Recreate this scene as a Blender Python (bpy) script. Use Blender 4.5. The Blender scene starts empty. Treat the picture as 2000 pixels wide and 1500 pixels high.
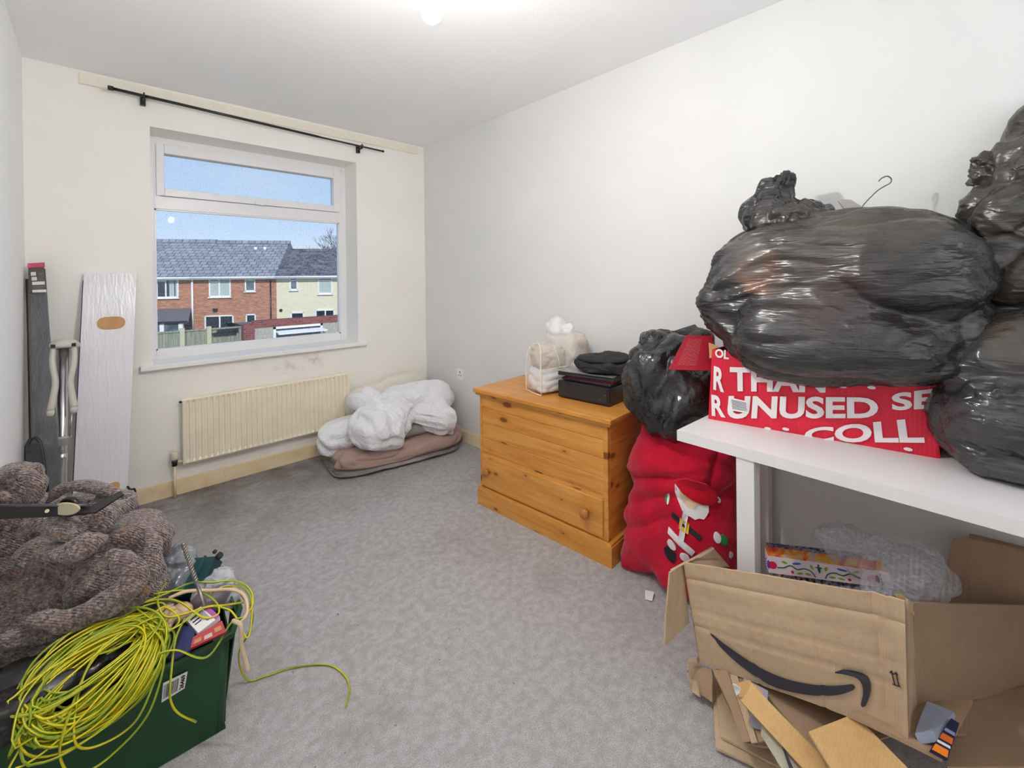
import bpy, bmesh, math, random
import numpy as np
from mathutils import Vector, Matrix
from mathutils.bvhtree import BVHTree

S = bpy.context.scene
COL = S.collection
random.seed(4)
PI = math.pi

# ------------------------------------------------------------ camera, world, lights, exposure
cam_d = bpy.data.cameras.new('camera'); cam = bpy.data.objects.new('camera', cam_d); COL.objects.link(cam)
cam_d.sensor_width = 36; cam_d.lens = 15.554; cam_d.shift_y = -0.10225; cam_d.clip_start = 0.02; cam_d.clip_end = 400
_R = Vector((0.7256,-0.688,-0.0117)); _U = Vector((0.0109,-0.0055,0.9999)); _F = Vector((0.688,0.7257,-0.0036))
cam.matrix_world = Matrix(((_R.x, _U.x, -_F.x, 0), (_R.y, _U.y, -_F.y, 0), (_R.z, _U.z, -_F.z, 1.265), (0, 0, 0, 1)))
S.camera = cam
S.view_settings.view_transform = 'Standard'; S.view_settings.look = 'None'
S.view_settings.gamma = 1; S.view_settings.use_curve_mapping = False
S.view_settings.exposure = 0.40
S.cycles.use_denoising = True
S.cycles.max_bounces = 14; S.cycles.diffuse_bounces = 12; S.cycles.transparent_max_bounces = 16
S.cycles.sample_clamp_indirect = 6

world = bpy.data.worlds.new('sky'); S.world = world; world.use_nodes = True
wn = world.node_tree; wn.nodes.clear()
def wnode(t, **k):
    n = wn.nodes.new(t)
    for a, v in k.items(): setattr(n, a, v)
    return n
tc = wnode('ShaderNodeTexCoord'); sp = wnode('ShaderNodeSeparateXYZ'); wn.links.new(tc.outputs['Generated'], sp.inputs[0])
rp = wnode('ShaderNodeValToRGB'); wn.links.new(sp.outputs['Z'], rp.inputs[0])
els = rp.color_ramp.elements
els[0].position = 0.0; els[0].color = (0.66, 0.76, 0.86, 1)
els[1].position = 0.32; els[1].color = (0.22, 0.38, 0.64, 1)
e = els.new(0.10); e.color = (0.46, 0.60, 0.79, 1)
nz = wnode('ShaderNodeTexNoise'); nz.inputs['Scale'].default_value = 2.2; nz.inputs['Detail'].default_value = 6; nz.inputs['Roughness'].default_value = .55
mp = wnode('ShaderNodeMapping'); mp.inputs['Scale'].default_value = (1, 1, 4); wn.links.new(tc.outputs['Generated'], mp.inputs[0]); wn.links.new(mp.outputs[0], nz.inputs['Vector'])
cr = wnode('ShaderNodeValToRGB'); wn.links.new(nz.outputs['Fac'], cr.inputs[0])
cr.color_ramp.elements[0].position = .46; cr.color_ramp.elements[0].color = (0, 0, 0, 1); cr.color_ramp.elements[1].position = .74; cr.color_ramp.elements[1].color = (.7, .7, .7, 1)
mx = wnode('ShaderNodeMix', data_type='RGBA'); wn.links.new(cr.outputs[0], mx.inputs[0]); wn.links.new(rp.outputs[0], mx.inputs[6]); mx.inputs[7].default_value = (.56, .63, .72, 1)
bg = wnode('ShaderNodeBackground'); wn.links.new(mx.outputs[2], bg.inputs[0]); bg.inputs[1].default_value = 1.0
wo = wnode('ShaderNodeOutputWorld'); wn.links.new(bg.outputs[0], wo.inputs[0])

def light(name, kind, loc, energy, color=(1, 1, 1), size=None, size_y=None, look=None, angle=None):
    l = bpy.data.lights.new(name, kind); l.energy = energy; l.color = color
    if size is not None:
        if kind == 'AREA':
            l.shape = 'RECTANGLE'; l.size = size; l.size_y = size_y or size
        elif kind == 'POINT': l.shadow_soft_size = size
    if angle is not None: l.angle = angle
    o = bpy.data.objects.new(name, l); COL.objects.link(o); o.location = loc
    if look is not None: o.rotation_euler = (Vector(look) - Vector(loc)).to_track_quat('-Z', 'Y').to_euler()
    return o
# hazy winter sun from behind the house onto the terrace opposite
light('sun', 'SUN', (0, -10, 20), 2.3, (1, .95, .88), look=(6, 10, 8), angle=.05)
# portal that guides the sky's light through the window (gives off none itself), bulb light, unseen area light added behind the camera as fill, aimed at the ceiling
light('window_portal', 'AREA', (.87, 3.60, 1.46), 1, (1, 1, 1), 1.26, 1.4, look=(.87, 0, 1.46)).data.cycles.is_portal = True
BULB = 1100      # radiance of the bare bulb, which is the room's main lamp
light('fill_light', 'AREA', (.7, -1.60, 1.75), 16, (.95, .975, 1), 1.6, .9, look=(.7, -1.05, 2.75))

# ------------------------------------------------------------ helpers
def tag(o, label=None, cat=None, group=None, kind=None):
    if label: o['label'] = label
    if cat: o['category'] = cat
    if group: o['group'] = group
    if kind: o['kind'] = kind
    return o
def obj(name, bm, m, parent=None, smooth=False, sharp=None):
    me = bpy.data.meshes.new(name)
    if isinstance(bm, bmesh.types.BMesh):
        bm.to_mesh(me); bm.free()
    else:
        me.from_pydata(*bm)
    me.update()
    for mm in (m if isinstance(m, (list, tuple)) else [m]): me.materials.append(mm)
    if smooth: me.polygons.foreach_set('use_smooth', [True] * len(me.polygons))
    if sharp: me.set_sharp_from_angle(angle=math.radians(sharp))
    o = bpy.data.objects.new(name, me); COL.objects.link(o)
    if parent: o.parent = parent
    return o
def thing(name, label, cat, loc=(0, 0, 0), rz=0, group=None):
    o = bpy.data.objects.new(name, None); COL.objects.link(o); o.location = loc; o.rotation_euler = (0, 0, rz)
    o.empty_display_size = .05
    return tag(o, label, cat, group)
def struct(name, bm, m, parent=None, **k):
    o = obj(name, bm, m, parent, **k)
    if parent is None: o['kind'] = 'structure'
    return o
def rebase(root, parts):
    "parts were modelled in world space: keep them there under an Empty that stands at the thing's base"
    inv = Matrix.Translation(root.location) @ Matrix.Rotation(root.rotation_euler.z, 4, 'Z')
    inv = inv.inverted()
    for p in parts:
        p.data.transform(inv)
def B(*boxes, bevel=0, seg=2):
    bm = bmesh.new()
    for (x0, x1, y0, y1, z0, z1) in boxes:
        r = bmesh.ops.create_cube(bm, size=1)
        for v in r['verts']:
            v.co = Vector(((x0 + x1) / 2 + v.co.x * (x1 - x0), (y0 + y1) / 2 + v.co.y * (y1 - y0), (z0 + z1) / 2 + v.co.z * (z1 - z0)))
    if bevel: bmesh.ops.bevel(bm, geom=bm.edges[:], offset=bevel, segments=seg, affect='EDGES', profile=.6)
    return bm
def spline(pts, n=8, closed=False):
    P = [Vector(p) for p in pts]; out = []
    N = len(P); rng = N if closed else N - 1
    for i in range(rng):
        if closed: a, b, c, d = P[(i - 1) % N], P[i], P[(i + 1) % N], P[(i + 2) % N]
        else:
            b, c = P[i], P[i + 1]; a = P[i - 1] if i else b * 2 - c; d = P[i + 2] if i + 2 < N else c * 2 - b
        for k in range(n):
            t = k / n
            out.append(.5 * ((2 * b) + (c - a) * t + (2 * a - 5 * b + 4 * c - d) * t * t + (3 * b - a - 3 * c + d) * t ** 3))
    if not closed: out.append(P[-1])
    return out
def tube(bm, pts, r, sides=8, closed=False, mats=None, twist=0, caps=True):
    pts = [Vector(p) for p in pts]; n = len(pts)
    rad = r if isinstance(r, (list, tuple)) else [r] * n
    rings = []; prev = None
    for i, p in enumerate(pts):
        if closed: t = (pts[(i + 1) % n] - pts[i - 1])
        else: t = pts[min(i + 1, n - 1)] - pts[max(i - 1, 0)]
        t = t.normalized() if t.length > 1e-9 else Vector((0, 0, 1))
        if prev is None:
            a = Vector((0, 0, 1)) if abs(t.z) < .9 else Vector((1, 0, 0)); u = t.cross(a).normalized()
        else:
            u = (prev - t * prev.dot(t)); u = u.normalized() if u.length > 1e-6 else t.orthogonal().normalized()
        prev = u; v = t.cross(u)
        rings.append([bm.verts.new(p + (u * math.cos(q) + v * math.sin(q)) * rad[i]) for q in [2 * PI * k / sides + twist * i for k in range(sides)]])
    for i in range(n if closed else n - 1):
        a, b = rings[i], rings[(i + 1) % n]
        for k in range(sides):
            f = bm.faces.new((a[k], a[(k + 1) % sides], b[(k + 1) % sides], b[k])); f.smooth = True
            if mats: f.material_index = mats[k % len(mats)]
    if caps and not closed:
        bm.faces.new(rings[0][::-1]); bm.faces.new(rings[-1])
    return bm
def T(pts, r, sides=10, **k): return tube(bmesh.new(), pts, r, sides, **k)
def lathe(profile, axis_o, axis_d, n=24, bm=None):
    bm = bm or bmesh.new(); o = Vector(axis_o); d = Vector(axis_d).normalized(); u = d.orthogonal().normalized(); v = d.cross(u); R = []
    for (r, h) in profile:
        R.append([bm.verts.new(o + d * h + (u * math.cos(2 * PI * k / n) + v * math.sin(2 * PI * k / n)) * max(r, 1e-5)) for k in range(n)])
    for a, b in zip(R, R[1:]):
        for k in range(n):
            f = bm.faces.new((a[k], a[(k + 1) % n], b[(k + 1) % n], b[k])); f.smooth = True
    bm.faces.new(R[0][::-1]); bm.faces.new(R[-1])
    bmesh.ops.recalc_face_normals(bm, faces=bm.faces[:])
    return bm
# numpy gradient noise
_rs = np.random.RandomState(7); _perm = np.concatenate([_rs.permutation(256)] * 3); _g = _rs.randn(256, 3); _g /= np.linalg.norm(_g, axis=1)[:, None]
def noise3(p):
    i = np.floor(p).astype(int); f = p - i; i &= 255; w = f * f * f * (f * (f * 6 - 15) + 10); r = 0
    for a in (0, 1):
        for b in (0, 1):
            for c in (0, 1):
                h = _perm[_perm[_perm[(i[:, 0] + a) & 255] + ((i[:, 1] + b) & 255)] + ((i[:, 2] + c) & 255)] & 255
                d = ((f - np.array([a, b, c])) * _g[h]).sum(1)
                r = r + d * (w[:, 0] if a else 1 - w[:, 0]) * (w[:, 1] if b else 1 - w[:, 1]) * (w[:, 2] if c else 1 - w[:, 2])
    return r * 1.6
def fbm(p, o=3):
    r = 0; a = 1
    for k in range(o): r = r + a * noise3(p * 2 ** k + 17.3 * k); a *= .5
    return r
_ico = {}
def ico(sub):
    if sub not in _ico:
        bm = bmesh.new(); bmesh.ops.create_icosphere(bm, subdivisions=sub, radius=1)
        bm.verts.ensure_lookup_table(); _ico[sub] = (np.array([v.co[:] for v in bm.verts]), [tuple(v.index for v in f.verts) for f in bm.faces]); bm.free()
    return _ico[sub]
def rotz(a): return np.array([[math.cos(a), -math.sin(a), 0], [math.sin(a), math.cos(a), 0], [0, 0, 1]])
def blob(name, c, ells, m, parent=None, sub=5, disp=None, k=9, lim=None, smooth=True, relax=0):
    """closed lumpy surface about c: the smooth union of super-ellipsoids (centre, radii, yaw, exponent), then displaced along its normal"""
    D, F = ico(sub); c = np.array(c, float)
    E = []
    for e in ells:
        cc, r = np.array(e[0], float), np.array(e[1], float); a = e[2] if len(e) > 2 else 0; n = e[3] if len(e) > 3 else 2
        E.append((cc, r, rotz(a), n, float(np.mean(r))))
    def field(P):
        g = 0
        for cc, r, Rz, n, mr in E:
            q = np.abs(((P - cc) @ Rz) / r); q = np.maximum(q, 1e-6)
            g = g + np.exp(-k * ((q ** n).sum(1) ** (1 / n) - 1))
        return -np.log(g + 1e-30) / k
    # march outwards for the last crossing, then bisect
    ts = np.linspace(0, 1.6, 65); hit = np.zeros(len(D)) + .01
    for t in ts[1:]:
        ins = field(c + D * t) < 0; hit[ins] = t
    lo, hi = hit.copy(), hit + ts[1]
    for _ in range(9):
        mid = (lo + hi) / 2; ins = field(c + D * mid[:, None]) < 0
        lo = np.where(ins, mid, lo); hi = np.where(ins, hi, mid)
    P = c + D * lo[:, None]
    me = bpy.data.meshes.new(name); me.from_pydata(P.tolist(), [], F); me.update()
    def normals():
        N = np.empty(len(me.vertices) * 3); me.vertex_normals.foreach_get('vector', N); return N.reshape(-1, 3)
    for d in (disp or []):
        N = normals(); P = P + N * d(P)[:, None]
        me.vertices.foreach_set('co', P.ravel()); me.update()
    if relax:      # let the folds settle
        E2 = np.array(me.edge_keys); deg = np.bincount(E2.ravel(), minlength=len(P))[:, None]
        for _ in range(relax):
            A = np.zeros_like(P)
            for c_ in range(3): A[:, c_] = np.bincount(E2[:, 0], P[E2[:, 1], c_], len(P)) + np.bincount(E2[:, 1], P[E2[:, 0], c_], len(P))
            P = P * .4 + .6 * A / deg
        me.vertices.foreach_set('co', P.ravel()); me.update()
    if lim:
        for ax, sgn, v in lim:     # sgn +1: keep below v, -1: keep above v
            x = P[:, ax]; over = (x - v) * sgn
            soft = .02
            P[:, ax] = np.where(over > -soft, v - sgn * soft * np.exp(-(over + soft) / soft), x)
        me.vertices.foreach_set('co', P.ravel()); me.update()
    me.materials.append(m)
    if smooth: me.polygons.foreach_set('use_smooth', [True] * len(me.polygons))
    o = bpy.data.objects.new(name, me); COL.objects.link(o)
    if parent: o.parent = parent
    return o
def ridged(sc, amp, off=0, warp=0, o=2, pw=1.5):
    sc = np.array(sc, float)
    def f(P):
        q = P * sc + off
        if warp: q = q + warp * np.stack([noise3(P * 3 + 5), noise3(P * 3 + 25), noise3(P * 3 + 45)], 1)
        r = 0; a = 1
        for j in range(o): r = r + a * (1 - np.abs(noise3(q * 2 ** j + 9 * j)) * 1.4); a *= .5
        r = r / 1.5
        return amp * (np.clip(r, 0, 1) ** pw - .55)
    return f
def billow(sc, amp, off=0, warp=.4):
    sc = np.array(sc, float)
    def f(P):
        q = P * sc + off + warp * np.stack([noise3(P * 4 + 5), noise3(P * 4 + 25), noise3(P * 4 + 45)], 1)
        return amp * (np.abs(noise3(q)) ** .6 * 1.6 - .5)
    return f
def drape(d, freq, amp, off=0, warp=.5, along=.25, pw=1.0):
    "long soft folds that run along direction d"
    d = np.array(d, float); d /= np.linalg.norm(d); u = np.cross(d, [.31, .52, .79]); u /= np.linalg.norm(u); v = np.cross(d, u)
    def f(P):
        q = np.stack([(P @ u) * freq, (P @ v) * freq, (P @ d) * freq * along], 1) + off + warp * np.stack([noise3(P * 3 + 5), noise3(P * 3 + 25), noise3(P * 3 + 45)], 1)
        n = np.abs(noise3(q)); return amp * (np.minimum(n * 2.4, 1) ** pw - .6)
    return f
def pleats(o, axis, n, amp, reach, off=0):
    "folds radiating from the gathered point o"
    o = np.array(o, float); ax = np.array(axis, float); ax /= np.linalg.norm(ax)
    u = np.cross(ax, [0.3, .9, .2]); u /= np.linalg.norm(u); v = np.cross(ax, u)
    def f(P):
        d = P - o; r = np.linalg.norm(d, axis=1); ph = np.arctan2(d @ v, d @ u)
        w = ph * n + 3 * noise3(P * 5 + off)
        s = 1 - np.abs(np.sin(w / 2))
        return amp * s * s * np.exp(-(r / reach) ** 2) * (1 - np.exp(-(r / (reach * .35)) ** 2))
    return f
def panel(name, q, m, parent=None, th=.004, nx=10, ny=8, amp=0, sc=6, smooth=True, crease=None, off=0):
    """sheet between four corners (a b c d around) with thickness, a little buckled"""
    a, b, c, d = [np.array(p, float) for p in q]
    n = np.cross(b - a, d - a); n /= np.linalg.norm(n)
    U, V = np.meshgrid(np.linspace(0, 1, nx + 1), np.linspace(0, 1, ny + 1)); U = U.ravel()[:, None]; V = V.ravel()[:, None]
    P = a * (1 - U) * (1 - V) + b * U * (1 - V) + c * U * V + d * (1 - U) * V
    h = amp * fbm(P * sc + off, 2) if amp else np.zeros(len(P))
    if crease: h = h + crease(U[:, 0], V[:, 0])
    P = P + n * h[:, None]
    top = P + n * th / 2; bot = P - n * th / 2; N = len(P); W = nx + 1; F = []
    for j in range(ny):
        for i in range(nx):
            s = j * W + i; F.append((s, s + 1, s + W + 1, s + W)); F.append((N + s, N + s + W, N + s + W + 1, N + s + 1))
    for i in range(nx):
        F.append((i, N + i, N + i + 1, i + 1)); s = ny * W + i; F.append((s + 1, N + s + 1, N + s, s))
    for j in range(ny):
        s = j * W; F.append((s + W, N + s + W, N + s, s)); s = j * W + nx; F.append((s, N + s, N + s + W, s + W))
    o = obj(name, (np.vstack([top, bot]).tolist(), [], F), m, parent, smooth=smooth, sharp=40)
    return o
def poly3(name, pts, m, parent=None, th=.004):
    "flat polygon in space with thickness"
    bm = bmesh.new(); vs = [bm.verts.new(p) for p in pts]; f = bm.faces.new(vs); f.normal_update(); n = f.normal.copy()
    r = bmesh.ops.extrude_face_region(bm, geom=[f]); vv = [g for g in r['geom'] if isinstance(g, bmesh.types.BMVert)]
    for v in vv: v.co += n * th
    bmesh.ops.recalc_face_normals(bm, faces=bm.faces[:])
    bmesh.ops.triangulate(bm, faces=[f for f in bm.faces if len(f.verts) > 4])
    return obj(name, bm, m, parent)
_tc = {}
def text_quad(name, s, q, m, parent=None, bold=.03, th=.0006):
    "letters warped into the four corners q (bottom-left, bottom-right, top-right, top-left), slightly raised"
    cu = bpy.data.curves.new('t', 'FONT'); cu.body = s; cu.size = 1; cu.offset = bold; cu.extrude = .01; cu.resolution_u = 4
    o = bpy.data.objects.new('t', cu); COL.objects.link(o)
    me = bpy.data.meshes.new_from_object(o.evaluated_get(bpy.context.evaluated_depsgraph_get()))
    bpy.data.objects.remove(o); bpy.data.curves.remove(cu)
    P = np.array([v.co[:] for v in me.vertices]); lo, hi = P.min(0), P.max(0)
    a, b, c, d = [np.array(p, float) for p in q]; n = np.cross(b - a, d - a); n /= np.linalg.norm(n)
    U = ((P[:, 0] - lo[0]) / (hi[0] - lo[0]))[:, None]; V = ((P[:, 1] - lo[1]) / (hi[1] - lo[1]))[:, None]; Wd = ((P[:, 2] - lo[2]) / (hi[2] - lo[2]) - .5)[:, None]
    Q = a * (1 - U) * (1 - V) + b * U * (1 - V) + c * U * V + d * (1 - U) * V + n * Wd * th
    me.vertices.foreach_set('co', Q.ravel()); me.update(); me.materials.clear(); me.materials.append(m); me.name = name
    r = bpy.data.objects.new(name, me); COL.objects.link(r)
    if parent: r.parent = parent
    return r

# ------------------------------------------------------------ materials
class MT:
    def __init__(s, name, rough=.6, spec=.5, metal=0):
        s.m = bpy.data.materials.new(name); s.m.use_nodes = True; s.nt = s.m.node_tree; s.p = s.nt.nodes['Principled BSDF']
        s.p.inputs['Roughness'].default_value = rough; s.p.inputs['Metallic'].default_value = metal; s.p.inputs['Specular IOR Level'].default_value = spec
        s.tc = s.nt.nodes.new('ShaderNodeTexCoord')
    def n(s, t, **k):
        x = s.nt.nodes.new(t)
        for a, v in k.items(): setattr(x, a, v)
        return x
    def l(s, a, b): s.nt.links.new(a, b)
    def map(s, scale=(1, 1, 1), rot=(0, 0, 0), loc=(0, 0, 0), src='Object'):
        m = s.n('ShaderNodeMapping'); m.inputs['Scale'].default_value = scale; m.inputs['Rotation'].default_value = rot; m.inputs['Location'].default_value = loc
        s.l(s.tc.outputs[src], m.inputs[0]); return m.outputs[0]
    def noise(s, vec, scale=5, detail=4, rough=.55, dist=0, kind=None):
        x = s.n('ShaderNodeTexNoise'); x.inputs['Scale'].default_value = scale; x.inputs['Detail'].default_value = detail; x.inputs['Roughness'].default_value = rough; x.inputs['Distortion'].default_value = dist
        if kind: x.noise_type = kind
        s.l(vec, x.inputs['Vector']); return x.outputs['Fac']
    def vor(s, vec, scale=5, out='Distance', feat='F1'):
        x = s.n('ShaderNodeTexVoronoi', feature=feat); x.inputs['Scale'].default_value = scale; s.l(vec, x.inputs['Vector']); return x.outputs[out]
    def ramp(s, fac, *stops, interp='LINEAR'):
        x = s.n('ShaderNodeValToRGB'); r = x.color_ramp; r.interpolation = interp
        while len(r.elements) < len(stops): r.elements.new(.5)
        for e, (p, c) in zip(r.elements, stops): e.position = p; e.color = (*c, 1) if not isinstance(c, (int, float)) else (c, c, c, 1)
        s.l(fac, x.inputs[0]); return x.outputs[0]
    def mix(s, fac, a, b, mode='MIX'):
        x = s.n('ShaderNodeMix', data_type='RGBA', blend_type=mode)
        for i, v in ((0, fac), (6, a), (7, b)):
            if isinstance(v, (int, float)): x.inputs[i].default_value = v
            elif isinstance(v, tuple): x.inputs[i].default_value = (*v, 1)
            else: s.l(v, x.inputs[i])
        return x.outputs[2]
    def math(s, op, a, b=0):
        x = s.n('ShaderNodeMath', operation=op)
        for i, v in ((0, a), (1, b)):
            if isinstance(v, (int, float)): x.inputs[i].default_value = v
            else: s.l(v, x.inputs[i])
        return x.outputs[0]
    def col(s, c):
        if isinstance(c, tuple): s.p.inputs['Base Color'].default_value = (*c, 1)
        else: s.l(c, s.p.inputs['Base Color'])
        return s
    def rough(s, c): s.l(c, s.p.inputs['Roughness']); return s
    def bump(s, h, dist=.002, strength=1, prev=None):
        x = s.n('ShaderNodeBump'); x.inputs['Distance'].default_value = dist; x.inputs['Strength'].default_value = strength; s.l(h, x.inputs['Height'])
        if prev is not None: s.l(prev, x.inputs['Normal'])
        s.l(x.outputs[0], s.p.inputs['Normal']); return x.outputs[0]
def lin(r, g, b):
    f = lambda c: (c / 255 / 12.92) if c / 255 <= .04045 else ((c / 255 + .055) / 1.055) ** 2.4
    return (f(r), f(g), f(b))
def plain(name, c, rough=.55, metal=0, spec=.5, var=.06, sc=30, bump=0):
    t = MT(name, rough, spec, metal); v = t.map()
    nz = t.noise(v, sc, 3); d = tuple(x * (1 - var * 2) for x in c); u = tuple(min(1, x * (1 + var)) for x in c)
    t.col(t.ramp(nz, (.3, d), (.7, u)))
    if bump: t.bump(t.noise(v, sc * 4, 3), bump)
    return t.m

# walls
def wallmat(name, c1, c2, stain=None, bs=60, bd=.0006):
    t = MT(name, .75, .3); v = t.map()
    base = t.ramp(t.noise(v, 2.2, 4), (.35, c1), (.7, c2))
    if stain: base = t.mix(t.ramp(t.noise(v, 5, 5, .65), (.56, 0), (.72, .55)), base, stain)
    t.col(base); t.bump(t.noise(v, bs, 4), bd); return t.m
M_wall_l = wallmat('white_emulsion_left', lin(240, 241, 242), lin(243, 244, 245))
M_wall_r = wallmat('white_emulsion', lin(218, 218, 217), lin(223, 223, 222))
def backwall():
    t = MT('cream_emulsion_stained', .75, .3); v = t.map()
    base = t.ramp(t.noise(v, 2.2, 4), (.35, lin(241, 238, 232)), (.7, lin(245, 243, 238)))
    # grubby patches above the radiator and where the paint has yellowed near the skirting
    sx = t.n('ShaderNodeSeparateXYZ'); t.l(t.tc.outputs['Object'], sx.inputs[0])
    band = t.ramp(sx.outputs['Z'], (.02, 1), (.27, .12), (.34, 0))
    st = t.math('MULTIPLY', t.ramp(t.noise(v, 6, 5, .65), (.42, 0), (.7, 1)), band)
    def spot(x, z, r):
        g = t.n('ShaderNodeVectorMath', operation='DISTANCE'); g.inputs[1].default_value = (x, 3.293, z); t.l(t.tc.outputs['Object'], g.inputs[0]); return t.ramp(g.outputs['Value'], (0, 1), (r, 0))
    s2 = t.math('MULTIPLY', t.math('ADD', spot(.98, .675, .12), spot(1.14, .69, .1)), t.ramp(t.noise(v, 22, 4, .7), (.45, 0), (.75, .9)))
    c = t.mix(t.math('MULTIPLY', st, .35), base, lin(190, 176, 160)); c = t.mix(s2, c, lin(196, 176, 150))
    t.col(c); t.bump(t.noise(v, 60, 4), .0006); return t.m
M_wall_b = backwall()
def ceilmat():
    t = MT('stippled_ceiling_paint', .85, .2); v = t.map(); t.col(t.ramp(t.noise(v, 2, 3), (.3, lin(241, 242, 244)), (.7, lin(244, 245, 246))))
    t.bump(t.noise(v, 95, 3, .7), .003, .55); return t.m
M_ceil = ceilmat()
def carpet():
    t = MT('grey_carpet', .95, .1); v = t.map()
    fine = t.noise(v, 330, 3, .7); mid = t.noise(v, 34, 4, .6); big = t.noise(v, 2.6, 5, .6)
    c = t.ramp(fine, (.3, lin(160, 157, 158)), (.5, lin(210, 207, 208)), (.7, lin(240, 238, 239)))
    c = t.mix(t.ramp(mid, (.38, .32), (.62, 0)), c, lin(136, 130, 128))
    # trodden-in dirt along the window wall, some brownish blotches elsewhere
    sx = t.n('ShaderNodeSeparateXYZ'); t.l(t.tc.outputs['Object'], sx.inputs[0])
    edge = t.ramp(sx.outputs['Y'], (.62, 0), (.99, 1)); 
    mr = t.n('ShaderNodeMapRange'); mr.inputs['From Min'].default_value = 2.2; mr.inputs['From Max'].default_value = 3.25; t.l(sx.outputs['Y'], mr.inputs['Value'])
    d = t.math('MULTIPLY', mr.outputs[0], t.ramp(t.noise(v, 5, 5, .6), (.3, .25), (.68, .95)))
    c = t.mix(d, c, lin(116, 104, 94))
    c = t.mix(t.ramp(big, (.55, 0), (.75, .4)), c, lin(138, 128, 120))
    c = t.mix(t.ramp(t.noise(v, 60, 2, .5), (.72, 0), (.78, .75)), c, lin(70, 62, 58))
    t.col(c); b = t.bump(t.noise(v, 55, 3), .006, .5); t.bump(fine, .006, 1, b); return t.m
M_carpet = carpet()
M_upvc = plain('white_upvc', lin(236, 236, 238), .32, var=.01)
M_gloss = plain('white_gloss_paint', lin(240, 239, 237), .35, var=.01)
def creamwood():
    t = MT('yellowed_gloss_skirting', .42, .5); v = t.map()
    c = t.ramp(t.noise(v, 7, 5, .65), (.35, lin(226, 203, 158)), (.6, lin(236, 220, 186)))
    c = t.mix(t.ramp(t.noise(v, 40, 4, .7), (.62, 0), (.74, .6)), c, lin(172, 142, 102)); t.col(c); t.bump(t.noise(v, 30, 3), .001); return t.m
M_skirt = creamwood()
M_batten = plain('cream_painted_batten', lin(238, 232, 218), .6, var=.02)
M_black = plain('black_satin_metal', (.012, .012, .014), .35, var=.1)
M_blackplas = plain('black_plastic', (.018, .018, .02), .42, var=.1)
M_rubber = plain('black_rubber', (.02, .02, .021), .7)
def glassmat(name, tint=(1, 1, 1), spots=False):
    m = bpy.data.materials.new(name); m.use_nodes = True; nt = m.node_tree; nt.nodes.clear()
    tr = nt.nodes.new('ShaderNodeBsdfTransparent'); tr.inputs[0].default_value = (*tint, 1)
    gl = nt.nodes.new('ShaderNodeBsdfGlossy'); gl.inputs['Roughness'].default_value = .02
    fr = nt.nodes.new('ShaderNodeFresnel'); fr.inputs[0].default_value = 1.08
    mx = nt.nodes.new('ShaderNodeMixShader'); out = nt.nodes.new('ShaderNodeOutputMaterial')
    nt.links.new(fr.outputs[0], mx.inputs[0]); nt.links.new(tr.outputs[0], mx.inputs[1]); nt.links.new(gl.outputs[0], mx.inputs[2])
    last = mx
    if spots:
        # dried rain spots and haze on the pane
        tc = nt.nodes.new('ShaderNodeTexCoord'); nz = nt.nodes.new('ShaderNodeTexNoise'); nz.inputs['Scale'].default_value = 150; nz.inputs['Detail'].default_value = 3
        nt.links.new(tc.outputs['Object'], nz.inputs['Vector']); r = nt.nodes.new('ShaderNodeValToRGB'); r.color_ramp.elements[0].position = .60; r.color_ramp.elements[0].color = (.04, .04, .04, 1); r.color_ramp.elements[1].position = .72; r.color_ramp.elements[1].color = (.5, .5, .5, 1)
        nt.links.new(nz.outputs['Fac'], r.inputs[0]); df = nt.nodes.new('ShaderNodeBsdfTranslucent'); df.inputs[0].default_value = (.8, .82, .85, 1)
        m2 = nt.nodes.new('ShaderNodeMixShader'); nt.links.new(r.outputs[0], m2.inputs[0]); nt.links.new(mx.outputs[0], m2.inputs[1]); nt.links.new(df.outputs[0], m2.inputs[2]); last = m2
    nt.links.new(last.outputs[0], out.inputs[0]); return m
M_glass = glassmat('window_glass', (.97, .985, 1), True)

# ------------------------------------------------------------ the room
XL, XR, YB, YF, ZC = -.245, 2.088, 3.293, -1.8, 2.40
bm = bmesh.new(); bmesh.ops.create_grid(bm, x_segments=1, y_segments=1, size=.5)
for v in bm.verts: v.co = Vector(((XL - .1 if v.co.x < 0 else XR + .1), (YF - .1 if v.co.y < 0 else YB + .1), 0))
r = bmesh.ops.extrude_face_region(bm, geom=bm.faces[:]); bmesh.ops.translate(bm, verts=[g for g in r['geom'] if isinstance(g, bmesh.types.BMVert)], vec=(0, 0, -.1))
bmesh.ops.recalc_face_normals(bm, faces=bm.faces[:])
struct('floor', bm, M_carpet)
struct('ceiling', B((XL - .1, XR + .1, YF - .1, YB + .1, ZC, ZC + .1)), M_ceil)
struct('wall_left', B((XL - .1, XL, YF - .1, YB, 0, ZC)), M_wall_l)
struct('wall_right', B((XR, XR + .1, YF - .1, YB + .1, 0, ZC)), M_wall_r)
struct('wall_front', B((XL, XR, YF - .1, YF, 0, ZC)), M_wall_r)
WX0, WX1, WZ0, WZ1 = .250, 1.483, .785, 2.165
wb = B((XL - .1, WX0, YB, YB + .3, 0, ZC), (WX1, XR, YB, YB + .3, 0, ZC), (WX0, WX1, YB, YB + .3, 0, WZ0), (WX0, WX1, YB, YB + .3, WZ1, ZC))
struct('wall_back', wb, M_wall_b)

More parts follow.
